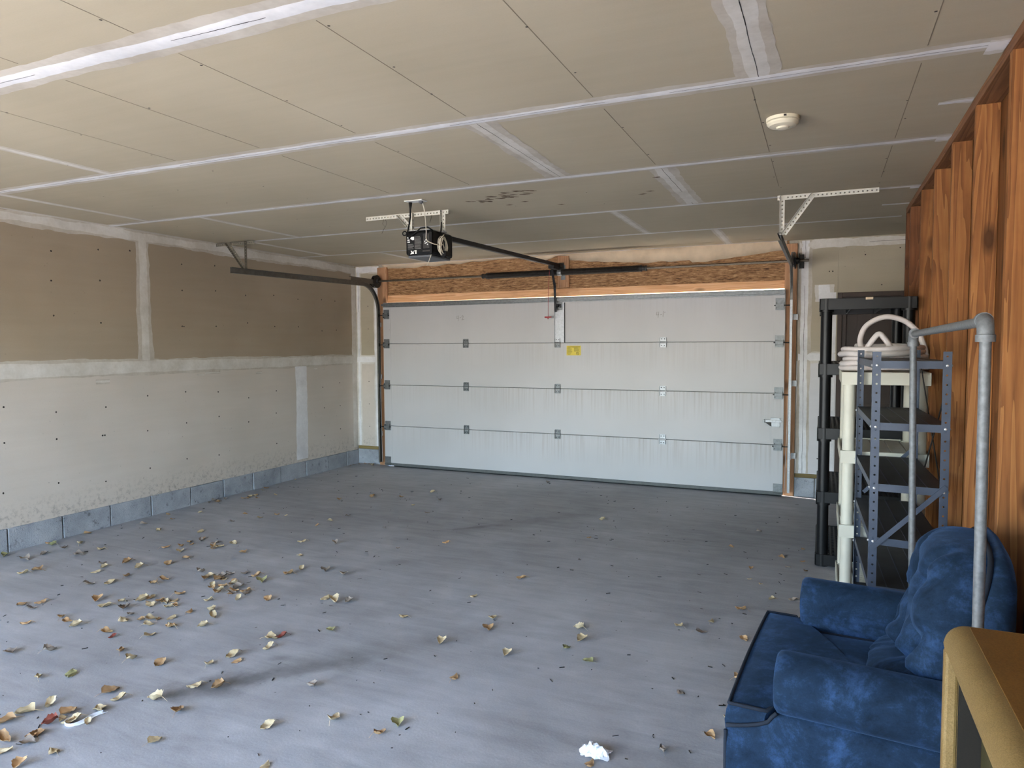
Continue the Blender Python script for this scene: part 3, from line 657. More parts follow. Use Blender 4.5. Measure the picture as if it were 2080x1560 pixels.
def hinge(x, z, mat_, w=.066):
    m_ = MB().box((x - w / 2, -.0045, z + .010), (x + w / 2, -.001, z + .055)).box((x - w / 2, -.0045, z - .055), (x + w / 2, -.001, z - .012))
    m_.box((x - w / 2, -.018, z - .003), (x - w / 2 + .003, -.001, z + .05)).box((x + w / 2 - .003, -.018, z - .003), (x + w / 2, -.001, z + .05))
    m_.box((x - w / 2, -.020, z - .052), (x - w / 2 + .003, -.001, z + .006)).box((x + w / 2 - .003, -.020, z - .052), (x + w / 2, -.001, z + .006))
    m_.cyl((x - w / 2 - .006, -.013, z + .002), (x + w / 2 + .006, -.013, z + .002), .007, 10)
    o = build('hinge', m_, mat_, d1, bevel=.0008)
    b = MB()
    for dx, dz in ((-.015, .036), (.015, .036), (-.015, -.036), (.015, -.036)):
        b.lathe((x + dx, -.0045, z + dz), NY, [(0, .0055), (.004, .005), (.005, .001)], 8)
    build('hinge_bolts', b, 'cast_dark', o, kind='stuff')
for z in (SH, 2 * SH, 3 * SH):
    for x in (1.212, 2.412): hinge(x, z, 'galvanized')
    hinge(3.636, z, 'zinc_bright', .072)  # brighter metal on this column paints in the light catching these hinges
def roller_bracket(x, z, side):
    m_ = MB().box((x - .042, -.006, z - .058), (x + .042, -.002, z + .062)).box((x - .038, -.036, z - .045), (x - .034, -.003, z + .02)).box((x + .034, -.036, z - .045), (x + .038, -.003, z + .02))
    m_.box((x - .038, -.038, z - .03), (x + .038, -.034, z + .004))
    o = build('roller_hinge', m_, 'galvanized', d1, bevel=.0008)
    xe = x + side * .105
    build('roller', MB().cyl((x - side * .055, -.026, z - .012), (xe, -.026, z - .012), .0055, 8).lathe((xe - side * .004, -.026, z - .012), (side, 0, 0), [(0, .012), (.003, .022), (.010, .022), (.013, .012)], 14), 'cast_dark', o, smooth=True, auto=40)
for z in (SH, 2 * SH, 3 * SH, DH - .155):
    roller_bracket(0.055, z, -1); roller_bracket(DW - .055, z, 1)
for x, s_ in ((0.05, -1), (DW - .05, 1)):
    build('corner_bracket', MB().box((x - .045, -.005, .03), (x + .045, -.001, .13)).box((x - .045, -.03, .03), (x + .045, -.001, .034)), 'galvanized', d1, bevel=.001)
# stile plate and operator bracket
build('stile_plate', MB().box((2.378, -.006, 3 * SH + .004), (2.498, -.001, DH - .07)).box((2.378, -.022, 3 * SH + .004), (2.3805, -.001, DH - .07)).box((2.4955, -.022, 3 * SH + .004), (2.498, -.001, DH - .07)), 'zinc_bright', d1)
build('stile_edge', MB().box((2.3735, -.010, 3 * SH + .002), (2.3778, -.001, DH - .07)).box((2.4985, -.010, 3 * SH + .002), (2.5028, -.001, DH - .07)), 'dark_line', d1)
build('operator_bracket', MB().box((2.395, -.014, 1.98), (2.472, -.007, 2.075)).box((2.413, -.058, 2.005), (2.417, -.007, 2.045)).box((2.452, -.058, 2.005), (2.456, -.007, 2.045)), 'galvanized', d1, bevel=.001)
# slide lock
lk = build('slide_lock', MB().box((4.752, -.012, .722), (4.842, -.003, .815)).box((4.752, -.019, .722), (4.842, -.012, .730)).box((4.752, -.019, .807), (4.842, -.012, .815)), 'zinc_bright', d1, bevel=.001)
build('lock_bolt', MB().box((4.690, -.022, .768), (4.862, -.013, .792)).box((4.684, -.05, .764), (4.694, -.013, .796)), 'zinc_bright', lk, bevel=.002)
build('lock_latch', MB().extrude([(0, 0), (.06, -.045), (.06, .02), (-.02, .02), (-.02, .0)], (4.70, -.012, .765), (1, 0, 0), (0, 0, 1), (0, .005, 0)), 'cast_dark', lk)
# yellow warning label with its printing
wlb = build('warning_label', bx((2.522, -.0022, 1.455), (2.694, -.0008, 1.566)), 'sticker_yellow', d1)
pm = MB(); pm.box((2.532, -.0030, 1.549), (2.682, -.0022, 1.555))
for c0, c1, rows_ in ((2.530, 2.595, 9), (2.612, 2.684, 6)):
    for i in range(rows_):
        z = 1.540 - i * .0075; L = (c1 - c0) * (0.62 if i == 0 else rnd.uniform(.72, 1.0)); pm.box((c0, -.0030, z - (.0024 if i % 4 == 0 else .0012)), (c0 + L, -.0022, z + .0012))
for i in range(2): pm.box((2.536, -.003, 1.462 + i * .006), (2.56 + i * .012, -.0022, 1.464 + i * .006))
ring = []
cx, cz = 2.655, 1.478
for k in range(24):
    a0, a1 = 2 * math.pi * k / 24, 2 * math.pi * (k + 1) / 24
    pm.add([(cx + r * math.cos(a), -.003, cz + r * math.sin(a)) for r, a in ((.0165, a0), (.0165, a1), (.0125, a1), (.0125, a0))], [(0, 1, 2, 3)])
c4 = .7071
pm.add([(cx - c4 * .0145 - .0015, -.0031, cz + c4 * .0145 - .0015), (cx - c4 * .0145 + .0015, -.0031, cz + c4 * .0145 + .0015), (cx + c4 * .0145 + .0015, -.0031, cz - c4 * .0145 + .0015), (cx + c4 * .0145 - .0015, -.0031, cz - c4 * .0145 - .0015)], [(0, 1, 2, 3)])
build('label_print', pm, 'sticker_ink', wlb)
# pencilled section numbers 4-2 and 4-1
def pencil(strokes, x, z, s_):
    m_ = MB()
    for st_ in strokes:
        for a, b in zip(st_[:-1], st_[1:]):
            m_.bar((x + a[0] * s_, -.0012, z + a[1] * s_), (x + b[0] * s_, -.0012, z + b[1] * s_), .0012, .0042, (0, 0, 1) if abs(b[0] - a[0]) > abs(b[1] - a[1]) else (1, 0, 0))
    build('pencil_number', m_, 'pencil', d1)
four = [[(.10, 1.0), (0, .45), (.42, .55)], [(.40, 1.0), (.28, 0)]]
pencil(four + [[(.62, .55), (.95, .62)], [(1.08, .78), (1.22, 1.0), (1.42, .88), (1.30, .5), (1.1, .15), (1.6, .25)]], 1.085, 1.878, .065)
pencil(four + [[(.62, .5), (.92, .56)], [(1.2, 1.1), (1.12, .15)]], 3.56, 1.868, .065)

# ------------------------------------------------------------------ torsion spring assembly
ZS, YSH = 2.408, -0.035
ts = thing('torsion_spring_assembly', (2.44, YSH, ZS), 'torsion shaft with two long dark coil springs above the garage door', 'torsion spring')
build('shaft', MB().cyl((-0.22, YSH, ZS), (5.09, YSH, ZS), .0125, 12), 'shaft_steel', ts, smooth=True, auto=40)
def spring(x0, x1):
    pr = []; nco = int((x1 - x0) / .0085)
    for i in range(nco):
        for t_, r in ((.05, .031), (.3, .0352), (.6, .0358), (.9, .032)): pr.append(((i + t_) * (x1 - x0) / nco, r))
    build('coil_spring', MB().lathe((x0, YSH, ZS), (1, 0, 0), pr, 14), 'spring_steel', ts, smooth=True)
spring(1.53, 2.425); spring(2.475, 3.39)
for x, s_ in ((1.53, -1), (3.39, 1)):
    build('winding_cone', MB().lathe((x, YSH, ZS), (s_, 0, 0), [(-.02, .030), (0, .036), (.012, .036), (.016, .027), (.05, .024), (.055, .030), (.07, .030), (.072, .014)], 14), 'cast_dark', ts, smooth=True, auto=40)
build('center_bearing', MB().box((2.432, YB - .04, 2.33), (2.486, YB - .035, 2.50)).box((2.448, YSH - .03, 2.375), (2.453, YB - .035, 2.44)).lathe((2.425, YSH, ZS), (1, 0, 0), [(0, .037), (.018, .039), (.032, .039), (.05, .037)], 14), 'galvanized', ts, bevel=.001)
for x, s_ in ((-0.072, -1), (4.95, 1)):
    build('cable_drum', MB().lathe((x - .03, YSH, ZS), (1, 0, 0), [(0, .055), (.004, .078), (.008, .078), (.012, .064), (.036, .062), (.040, .082), (.048, .082), (.052, .035), (.075, .030)], 24), 'cast_dark', ts, smooth=True, auto=35)
    px_ = x + s_ * .05
    build('end_bearing_plate', MB().extrude([(-.10, -.075), (.075, -.075), (.075, .075), (.0, .075), (-.05, .05), (-.10, -.04)], (px_, YSH + .02, ZS), (0, 1, 0), (0, 0, 1), (.004, 0, 0)).box((px_ - (0 if s_ > 0 else .045), YB - .045, ZS - .07), (px_ + (.045 if s_ > 0 else .004), YB - .036, ZS + .07)).lathe((px_ - .008, YSH, ZS), (1, 0, 0), [(0, .024), (.02, .024)], 14), 'cast_dark', ts, bevel=.001)
    build('lift_cable', MB().tube([(x, YSH - .045, ZS), (x - s_ * .015, -.02, 1.8), (x - s_ * .055, -.03, .06)], .0017, 5), 'zinc_bright', ts)

# ------------------------------------------------------------------ door tracks
def chan(path, nrm, wd=.052, lip=.022, open_dir=1):
    """C-shaped track swept along a path in a plane x = const; nrm(i) gives the in-plane normal"""
    rows = []
    for p, n_ in zip(path, nrm):
        p, n_ = Vector(p), Vector(n_); X_ = Vector((open_dir, 0, 0))
        rows.append([p + n_ * a + X_ * b for a, b in ((-wd / 2 + .004, lip), (-wd / 2, lip - .002), (-wd / 2, 0), (wd / 2, 0), (wd / 2, lip - .002), (wd / 2 - .008, lip + .004))])
    return MB().grid(rows)
def track(x, sgn, label, zo, z1, yend):
    t = thing('garage_door_track', (x, -.02, 0), label, 'track', 'garage door tracks')
    yv, R_ = -0.026, 0.34
    build('vertical_track', chan([(x, yv, .05), (x, yv, zo - R_)], [(0, 1, 0)] * 2, open_dir=sgn), 'zinc_bright' if sgn < 0 else 'track_steel', t, solid=.002)
    arc, nn = [], []
    for i in range(15):
        a = math.pi / 2 * i / 14; arc.append((x, yv - R_ + R_ * math.cos(a), zo - R_ + R_ * math.sin(a))); nn.append((0, math.cos(a), math.sin(a)))
    build('curved_track', chan(arc, nn, open_dir=sgn), 'track_steel', t, smooth=False, solid=.002)
    build('horizontal_track', chan([(x, yv - R_, zo), (x, yend, z1)], [(0, 0, 1)] * 2, .056, open_dir=sgn), 'track_steel', t, solid=.002)
    xo = x - sgn * .004
    build('track_angle', MB().box((xo - .002, yv - .55, zo + .012), (xo + .002, YB - .03, zo + .072)).box((xo - (.03 if sgn > 0 else 0), yv - .55, zo + .07), (xo + (0 if sgn > 0 else .03), YB - .03, zo + .074)), 'track_steel', t)
    for z in (1.85, 1.17, .42):
        build('track_bracket', MB().box((x - sgn * .006 - .002, yv - .01, z - .03), (x - sgn * .006 + .002, YB - .036, z + .03)).box((min(x - sgn * .006, x - sgn * .05), YB - .039, z - .03), (max(x - sgn * .006, x - sgn * .05), YB - .035, z + .03)), 'zinc_bright', t, bevel=.001)
    return t
tl = track(-0.062, 1, 'left garage door track with curved rail along the tan wall', 2.355, 2.318, -2.50)
hy = -2.262
build('hanger_angle', MB().angle((XL + .002, hy, H - .001), (0.03, hy, H - .001), (0, -1, 0), (0, 0, -1)), 'angle_steel_old', tl, solid=.002)
build('hanger_strut', MB().angle((-0.075, hy - .002, H - .003), (-0.075, hy - .002, 2.335), (0, -1, 0), (-1, 0, 0)), 'angle_steel_old', tl, solid=.002)
build('hanger_brace', MB().angle((-0.335, hy - .006, H - .01), (-0.105, hy - .006, 2.345), (0, -1, 0), (.78, 0, .63)), 'angle_steel_old', tl, solid=.002)
tr = track(4.945, -1, 'right garage door track seen end-on beside the header', 2.36, 2.335, -2.32)
build('hanger_angle', MB().angle((4.915, -2.275, H - .001), (5.56, -2.275, H - .001), (0, 1, 0), (0, 0, -1)), 'angle_steel', tr, solid=.002)
build('hanger_strut', MB().angle((4.932, -2.279, H - .002), (4.932, -2.279, 2.352), (0, -1, 0), (1, 0, 0)), 'angle_steel', tr, solid=.002)
build('hanger_brace', MB().angle((5.137, -2.284, H - .006), (4.95, -2.284, 2.365), (0, -1, 0), (.82, 0, -.57)), 'angle_steel', tr, solid=.002)

# ------------------------------------------------------------------ opener
op = thing('garage_door_opener', (2.40, -2.9, H), 'black garage door opener hung from the ceiling on perforated angles', 'door opener')
hx = bx((2.285, -3.05, 2.262), (2.522, -2.715, 2.452))
head = build('motor_head', hx, 'opener_black', op, bevel=.022)
build('lamp_cover', MB().box((2.300, -3.035, 2.247), (2.507, -2.73, 2.266)), 'opener_grey', op, bevel=.012)
build('top_plate', MB().box((2.31, -3.02, 2.4525), (2.50, -2.75, 2.4585)), 'zinc_bright', op)
lab = build('rating_label', MB().box((2.305, -3.0535, 2.30), (2.438, -3.0502, 2.405)), 'opener_black', head)
lm_ = MB()
for i in range(11): 
    lm_.box((2.372, -3.0548, 2.398 - i * .0088), (2.432 - rnd.uniform(0, .012), -3.0535, 2.401 - i * .0088))
for i in range(5): lm_.box((2.312, -3.0548, 2.345 - i * .0085), (2.366 - rnd.uniform(0, .012), -3.0535, 2.348 - i * .0085))
build('label_lines', lm_, 'label_grey', head, kind='stuff')
LP_ = MB().box((2.309, -3.0548, 2.392), (2.324, -3.0535, 2.402)).box((2.309, -3.0548, 2.374), (2.327, -3.0535, 2.384)).box((2.309, -3.0548, 2.360), (2.331, -3.0535, 2.368)).extrude([(0, .012), (.008, .026), (.034, .026), (.034, .004), (.022, 0)], (2.334, -3.0536, 2.376), (1, 0, 0), (0, 0, 1), (0, -.0012, 0)).extrude([(0, 0), (.012, .012), (.004, .026), (.012, .026), (.026, .014), (.036, .028), (.040, .026), (.030, .010), (.034, 0), (.022, .002), (.014, 0)], (2.332, -3.0536, 2.272), (1, 0, 0), (0, 0, 1), (0, -.0012, 0)).box((2.376, -3.0548, 2.272), (2.388, -3.0535, 2.30))
build('label_patches', LP_, 'label_white', head, kind='stuff')
build('terminal_panel', MB().box((2.446, -3.0535, 2.31), (2.500, -3.0502, 2.42)).box((2.441, -3.0545, 2.285), (2.506, -3.0505, 2.297)), 'cast_dark', head, bevel=.001)
tm = MB()
for i, (x, z) in enumerate(((2.462, 2.362), (2.478, 2.352), (2.466, 2.348), (2.486, 2.338), (2.472, 2.372), (2.488, 2.362))): tm.box((x - .004, -3.056, z - .004), (x + .004, -3.0535, z + .004))
build('terminals', tm, 'label_white', head, kind='stuff')
# hanging angles
yb = -2.835
build('ceiling_angle', MB().angle((1.775, yb, H - .001), (2.545, yb, H - .001), (0, 1, 0), (0, 0, -1)), 'angle_steel', op, solid=.002)
build('hanger_strut', MB().angle((2.235, yb - .003, H - .006), (2.235, yb - .003, 2.455), (0, -1, 0), (-1, 0, 0), .03), 'angle_steel', op, solid=.002)
build('hanger_strut', MB().angle((2.49, yb - .003, H - .006), (2.49, yb - .003, 2.455), (0, -1, 0), (1, 0, 0), .03), 'angle_steel', op, solid=.002)
build('hanger_brace', MB().angle((2.085, yb - .005, H - .012), (2.232, yb - .005, 2.462), (0, -1, 0), (.73, 0, .68), .03), 'angle_steel', op, solid=.002)
build('foot_bracket', bx((2.19, yb - .04, 2.452), (2.30, yb + .01, 2.4575)), 'zinc_bright', op)
build('foot_bracket', bx((2.47, yb - .04, 2.452), (2.525, yb + .01, 2.462)), 'zinc_bright', op)
# rail, trolley, arm
ra, rb_ = Vector((2.462, -2.72, 2.432)), Vector((2.425, -0.02, 2.492))
build('rail', MB().bar(ra, rb_, .036, .040), 'rail_black', op, bevel=.004)
tz = ra + (rb_ - ra) * .945
build('trolley', MB().box((tz.x - .035, tz.y - .09, tz.z - .055), (tz.x + .035, tz.y + .09, tz.z - .018)), 'rail_black', op, bevel=.006)
build('header_bracket', MB().box((2.40, YB - .042, 2.455), (2.47, YB - .036, 2.53)).box((2.405, -.05, 2.47), (2.409, YB - .036, 2.515)).box((2.455, -.05, 2.47), (2.459, YB - .036, 2.515)), 'cast_dark', op, bevel=.001)
build('door_arm', MB().bar((tz.x - .03, tz.y + .02, tz.z - .05), (2.405, -.075, 2.235), .008, .026, (1, 0, 0)).bar((2.402, -.078, 2.29), (2.409, -.065, 1.955), .008, .026, (1, 0, 0)).bar((2.405, -.064, 2.045), (2.452, -.06, 2.02), .024, .008).cyl((2.41, -.05, 2.025), (2.46, -.05, 2.025), .007, 8).cyl((2.392, -.076, 2.24), (2.418, -.076, 2.24), .009, 8).cyl((2.44, -.062, 2.025), (2.452, -.062, 2.025), .018, 10), 'rail_black', op)
rc = build('release_cord', MB().tube([(2.365, -.14, 2.43), (2.352, -.15, 2.2), (2.350, -.15, 1.90)], .0024, 6), 'red_plastic', op)
build('release_handle', MB().box((2.308, -.156, 1.885), (2.392, -.144, 1.903)).box((2.343, -.155, 1.872), (2.357, -.145, 1.886)), 'red_plastic', rc, bevel=.003)
# cords and wires
build('power_cord', MB().tube([(2.452, -3.235, H - .012), (2.450, -3.235, H - .06), (2.415, -3.18, 2.52), (2.345, -3.10, 2.45), (2.315, -3.07, 2.42), (2.325, -3.062, 2.395), (2.37, -3.062, 2.42), (2.43, -3.06, 2.462), (2.49, -3.055, 2.466), (2.525, -3.04, 2.44)], [.014, .007, .006, .0055, .0055, .0055, .0055, .0055, .0055, .0055], 8), 'cord_black', op, smooth=True)
build('bell_wire', MB().tube([(2.535, -3.21, H - .006), (2.545, -3.2, H - .05), (2.515, -3.13, 2.51), (2.485, -3.07, 2.43), (2.475, -3.058, 2.385), (2.49, -3.062, 2.36), (2.53, -3.04, 2.34), (2.555, -2.96, 2.335)], .0035, 6), 'wire_white', op, smooth=True)
build('antenna_wire', MB().tube([(2.512, -3.045, 2.262), (2.50, -3.045, 2.235), (2.487, -3.045, 2.205), (2.472, -3.045, 2.18)], .002, 5), 'wire_white', op)
build('wire_loop', MB().tube([(2.275 + .018 * math.cos(a), -3.04, 2.435 + .016 * math.sin(a)) for a in [i * math.pi / 5 for i in range(10)]], .0045, 6, closed=True), 'cord_black', op, smooth=True)
wt = MB()
wt.tube([(1.95, yb - .005, H - .03), (1.945, yb - .012, H - .07), (1.97, yb - .012, H - .095), (1.955, yb - .01, H - .11), (1.935, yb - .01, H - .145)], .0012, 4)
wt.tube([(1.965, yb - .005, H - .03), (1.982, yb - .01, H - .06), (1.975, yb - .01, H - .085), (1.955, yb - .01, H - .11)], .0012, 4)
build('tie_wire', wt, 'spring_steel', op); wt = MB()
wt.tube([(2.395, yb - .005, H - .03), (2.40, yb - .01, H - .05), (2.385, yb - .01, H - .09)], .0014, 4)
build('tie_wire', wt, 'spring_steel', op)
build('strap', MB().tube([(2.505, yb - .036, 2.53), (2.525, -2.92, 2.44), (2.54, -2.94, 2.38)], .004, 6), 'cord_black', op)
build('sensor_block', MB().box((2.53, -2.93, 2.258), (2.572, -2.87, 2.30)).box((2.545, -2.935, 2.246), (2.566, -2.90, 2.259)), 'opener_black', op, bevel=.004)
# coil of white wire hanging on the side of the head
wc = thing('wire_coil', (2.545, -2.93, 2.26), 'coil of off-white wire hanging on the side of the black opener', 'wire')
cm = MB()
for k in range(9):
    rr = .058 + rnd.uniform(-.008, .006); ox, oy, oz = rnd.uniform(-.012, .012), rnd.uniform(-.008, .008), rnd.uniform(-.006, .006); tl_ = rnd.uniform(-.15, .15)
    cm.tube([(2.548 + ox + .015 * math.sin(a * 2 + k) * .4, -2.93 + oy + rr * .86 * math.cos(a), 2.34 + oz + rr * 1.12 * math.sin(a) + tl_ * .02 * math.cos(a)) for a in [2 * math.pi * i / 28 for i in range(28)]], .0032, 6, closed=True)
build('wire_loops', cm, 'wire_white', wc, smooth=True)
build('wire_wrap', MB().tube([(2.548 + .018 * math.cos(a), -2.945 + .012 * math.sin(a) * 1.5, 2.35 + .02 * i - .03) for i, a in enumerate([k * 1.3 for k in range(6)])], .0035, 6), 'wire_white', wc, smooth=True)

ol = thing('ceiling_outlet', (2.49, -3.225, H), 'white ceiling outlet plate above the opener with plugs in it', 'outlet')
build('cover_plate', bx((2.415, -3.265, H - .007), (2.565, -3.185, H - .0008)), 'label_white', ol, bevel=.002)
build('plug', MB().lathe((2.535, -3.225, H - .006), (0, 0, -1), [(0, .016), (.012, .016), (.018, .008)], 10), 'opener_grey', ol, smooth=True, auto=40)

sm = thing('smoke_detector', (5.037, -4.105, H), 'round off-white smoke detector on the ceiling near the studs', 'smoke detector')
build('mount', MB().lathe((5.037, -4.105, H), DN, [(0, .074), (.014, .074), (.016, .070)], 32), 'smoke_white', sm, smooth=True, auto=30)
build('grille', MB().lathe((5.037, -4.105, H - .015), DN, [(0, .064), (.006, .062)], 32), 'smoke_shadow', sm)
build('cover', MB().lathe((5.037, -4.105, H - .019), DN, [(0, .071), (.008, .070), (.018, .060), (.022, .045), (.023, .030), (.030, .026), (.032, .018), (.033, .002)], 32), 'smoke_white', sm, smooth=True, auto=30)
build('test_hole', MB().box((5.045, -4.182, H - .011), (5.057, -4.176, H - .004)), 'dark_line', sm)

# ------------------------------------------------------------------ shelving on the right
def tray(mb, x0, x1, y0, y1, z1, h, nx, ny, bw, t=.008):
    mb.box((x0, y0, z1 - h), (x1, y0 + t, z1)).box((x0, y1 - t, z1 - h), (x1, y1, z1)).box((x0, y0, z1 - h), (x0 + t, y1, z1)).box((x1 - t, y0, z1 - h), (x1, y1, z1))
    for i in range(nx):
        x = x0 + (x1 - x0) * (i + .5) / nx; mb.box((x - bw / 2, y0 + t, z1 - .016), (x + bw / 2, y1 - t, z1 - .004))
    for i in range(ny):
        y = y0 + (y1 - y0) * (i + .5) / ny; mb.box((x0 + t, y - bw / 2, z1 - .0155), (x1 - t, y + bw / 2, z1 - .0045))
    for x in (x0 + (x1 - x0) * .33, x0 + (x1 - x0) * .66): mb.box((x - .006, y0 + t, z1 - h * .95), (x + .006, y1 - t, z1 - .012))
bs = thing('plastic_shelf_unit', (5.51, -1.9, 0), 'tall black plastic shelf unit with five mesh tiers by the brown door', 'shelf')
bX0, bX1, bY0, bY1 = 5.205, 5.80, -2.35, -1.45
for zt in (1.885, 1.435, .985, .535, .088):
    m_ = MB(); tray(m_, bX0, bX1, bY0, bY1, zt, .078, 20, 28, .014)
    build('shelf', m_, 'plastic_black', bs, bevel=.002)
for x in (bX0 + .045, bX1 - .045):
    for y in (bY0 + .045, bY1 - .045):
        m_ = MB()
        for z0, z1 in ((.004, .088), (.44, .535), (.89, .985), (1.34, 1.435), (1.795, 1.886)): m_.cyl((x, y, z0), (x, y, z1), .047, 16)
        m_.cyl((x, y, .004), (x, y, 1.88), .037, 16)
        build('post', m_, 'plastic_black', bs, smooth=True, auto=40)
build('tag', bx((5.49, bY0 - .001, 1.872), (5.535, bY0 + .003, 1.888)), 'torn_paper', bs)

cs = thing('plastic_shelf_unit', (5.585, -2.75, 0), 'cream plastic shelf unit carrying the coiled hose', 'shelf')
cX0, cX1, cY0, cY1 = 5.335, 5.80, -3.075, -2.40
for i, zt in enumerate((1.405, .935, .485, .075)):
    m_ = MB(); m_.box((cX0, cY0, zt - .075), (cX1, cY0 + .012, zt)).box((cX0, cY1 - .012, zt - .075), (cX1, cY1, zt)).box((cX0, cY0, zt - .075), (cX0 + .012, cY1, zt)).box((cX1 - .012, cY0, zt - .075), (cX1, cY1, zt))
    sh = build('shelf', m_, 'plastic_cream', cs, bevel=.004)
    n = 5; 
    for k in range(n):
        a, b = cX0 + .012 + (cX1 - cX0 - .024) * k / n, cX0 + .012 + (cX1 - cX0 - .024) * (k + 1) / n
        if i < 2: build('slat', bx((a + .003, cY0 + .012, zt - .02), (b - .003, cY1 - .012, zt - .006)), 'plastic_cream', sh, bevel=.002)
        else:
            m2 = MB(); m_y = cY0 + .014
            while m_y < cY1 - .02: m2.box((a + .004, m_y, zt - .02), (b - .004, m_y + .011, zt - .006)); m_y += .022
            build('slat', m2, 'plastic_cream', sh)
for x in (cX0 + .045, cX1 - .045):
    for y in (cY0 + .042, cY1 - .042):
        m_ = MB().cyl((x, y, .004), (x, y, 1.395), .034, 16)
        for z0, z1 in ((.004, .075), (.41, .485), (.86, .935), (1.33, 1.403)): m_.box((x - .043, y - .044, z0), (x + .043, y + .043, z1))
        build('post', m_, 'plastic_cream', cs, smooth=True, auto=40)

# steel unit
ss = thing('steel_shelf_unit', (5.585, -3.58, 0), 'narrow blue-grey bolted steel shelf unit behind the armchair', 'shelf')
fX0, fX1, fY = 5.443, 5.757, -4.03; gX0, gX1, gY = 5.418, 5.732, -3.115
def spost(x, y, sx, sy, h=1.533):
    o = build('post', MB().perf((x, y, 0.002), (0, 0, 1), (sx, 0, 0), h, .034, .042, .0048).perf((x, y, 0.002), (0, 0, 1), (0, sy, 0), h, .034, .042, .0048), 'steel_blue', ss, solid=.0025)
    return o
corner = {('f', 0): (fX0, fY, 1, 1), ('f', 1): (fX1, fY, -1, 1), ('g', 0): (gX0, gY, 1, -1), ('g', 1): (gX1, gY, -1, -1)}
for v in corner.values(): spost(*v)
for i, zt in enumerate((1.492, 1.205, .918, .665, .432, .16)):
    sag = [0, .002, .004, .012, .006, 0][i]; e = .004
    A, B_, C_, D_ = Vector((fX0 + e, fY + e, zt)), Vector((fX1 - e, fY + e, zt - sag)), Vector((gX1 - e, gY - e, zt)), Vector((gX0 + e, gY - e, zt))
    m_ = MB(); rows = []
    for u in range(5):
        rows.append([(A + (D_ - A) * u / 4) + ((B_ + (C_ - B_) * u / 4) - (A + (D_ - A) * u / 4)) * v / 4 for v in range(5)])
    m_.grid(rows)
    sh = build('shelf', m_, 'steel_shelf_top', ss, solid=.0015)
    l = MB()
    for p0, p1 in ((A, B_), (B_, C_), (C_, D_), (D_, A)):
        dn = Vector((0, 0, -.034)); l.add([p0, p1, p1 + dn, p0 + dn], [(0, 1, 2, 3)])
        q0, q1 = p0 + dn, p1 + dn; cc = (A + C_) / 2; iv = Vector((cc.x - (p0.x + p1.x) / 2, cc.y - (p0.y + p1.y) / 2, 0)).normalized() * .012
        l.add([q0, q1, q1 + iv, q0 + iv], [(0, 1, 2, 3)])
    build('shelf_lip', l, 'steel_blue', sh, solid=.0015)
    rb2 = MB()
    for t_ in (.25, .5, .75):
        a_, b2_ = A + (B_ - A) * t_ + Vector((0, 0, .0012)), D_ + (C_ - D_) * t_ + Vector((0, 0, .0012)); rb2.bar(a_, b2_, .004, .0016)
    build('shelf_ribs', rb2, 'steel_blue', sh)
bo = MB()
for key, (x, y, sx, sy) in corner.items():
    for zt in (1.492, 1.205, .918, .665, .432, .16):
        if key[0] == 'f': bo.lathe((x + sx * .017, y - .001, zt - .02), (0, -1, 0), [(0, .0062), (.004, .0058), (.006, .002)], 8)
        bo.lathe((x - sx * .001, y + sy * .017, zt - .02), (-sx, 0, 0), [(0, .0062), (.004, .0058), (.006, .002)], 8)
build('bolts', bo, 'bolt_bright', ss, kind='stuff')
br = MB().bar((fX0 + .012, fY - .007, .615), (fX1 - .008, fY - .007, .925), .004, .022, (0, 0, 1))
build('cross_brace', br, 'steel_blue', ss)
build('cross_brace', MB().bar((fX1 + .003, fY + .03, 1.44), (gX1 + .003, gY - .03, .72), .003, .018), 'spring_steel', ss)
build('cross_brace', MB().bar((fX1 + .006, fY + .03, .72), (gX1 + .006, gY - .03, 1.44), .003, .018), 'spring_steel', ss)
build('cross_brace', MB().bar((fX0 + .02, gY + .004, .70), (gX1 - .012, gY + .004, .98), .004, .02), 'steel_blue', ss)

# hose coil on the cream shelf
hs = thing('hose', (5.57, -2.75, 1.405), 'coiled white-pink hose lying on the cream shelf unit', 'hose')
R0 = .0165; hp = []
turns = 5
for i in range(turns * 26):
    a = 2 * math.pi * i / 26 + 2.6; k = i / 26
    rx = .225 + .018 * math.sin(k * 2.3 + .5) ; ry = .30 + .02 * math.cos(k * 1.7)
    z = 1.405 + R0 + 0.0285 * k * .98 + .004 * math.sin(a * 3 + k)
    hp.append((5.572 + rx * math.cos(a) + .014 * math.sin(k * 3), -2.75 + ry * math.sin(a), z))
build('hose_coil', MB().tube(hp, R0, 10), 'hose_white', hs, smooth=True)
def spline(pts, n=10):
    P = [Vector(p) for p in pts]; P = [P[0] * 2 - P[1]] + P + [P[-1] * 2 - P[-2]]; out = []
    for i in range(1, len(P) - 2):
        for k in range(n):
            t = k / n; a, b, c, d = P[i - 1], P[i], P[i + 1], P[i + 2]
            out.append(0.5 * ((2 * b) + (c - a) * t + (2 * a - 5 * b + 4 * c - d) * t * t + (3 * b - a - 3 * c + d) * t ** 3))
    out.append(P[-2]); return out
build('hose_arch', MB().tube(spline([(5.50, -2.98, 1.50), (5.455, -2.92, 1.535), (5.44, -2.86, 1.60), (5.475, -2.84, 1.685), (5.57, -2.83, 1.735), (5.67, -2.82, 1.715), (5.745, -2.82, 1.65), (5.785, -2.84, 1.555), (5.79, -2.88, 1.50)]), R0, 10), 'hose_white', hs, smooth=True)
build('hose_end', MB().tube(spline([(5.44, -2.95, 1.50), (5.465, -2.97, 1.535), (5.505, -2.98, 1.60), (5.535, -2.98, 1.63), (5.565, -2.98, 1.60), (5.615, -2.98, 1.525), (5.64, -2.98, 1.505)]), R0, 10), 'hose_white', hs, smooth=True)

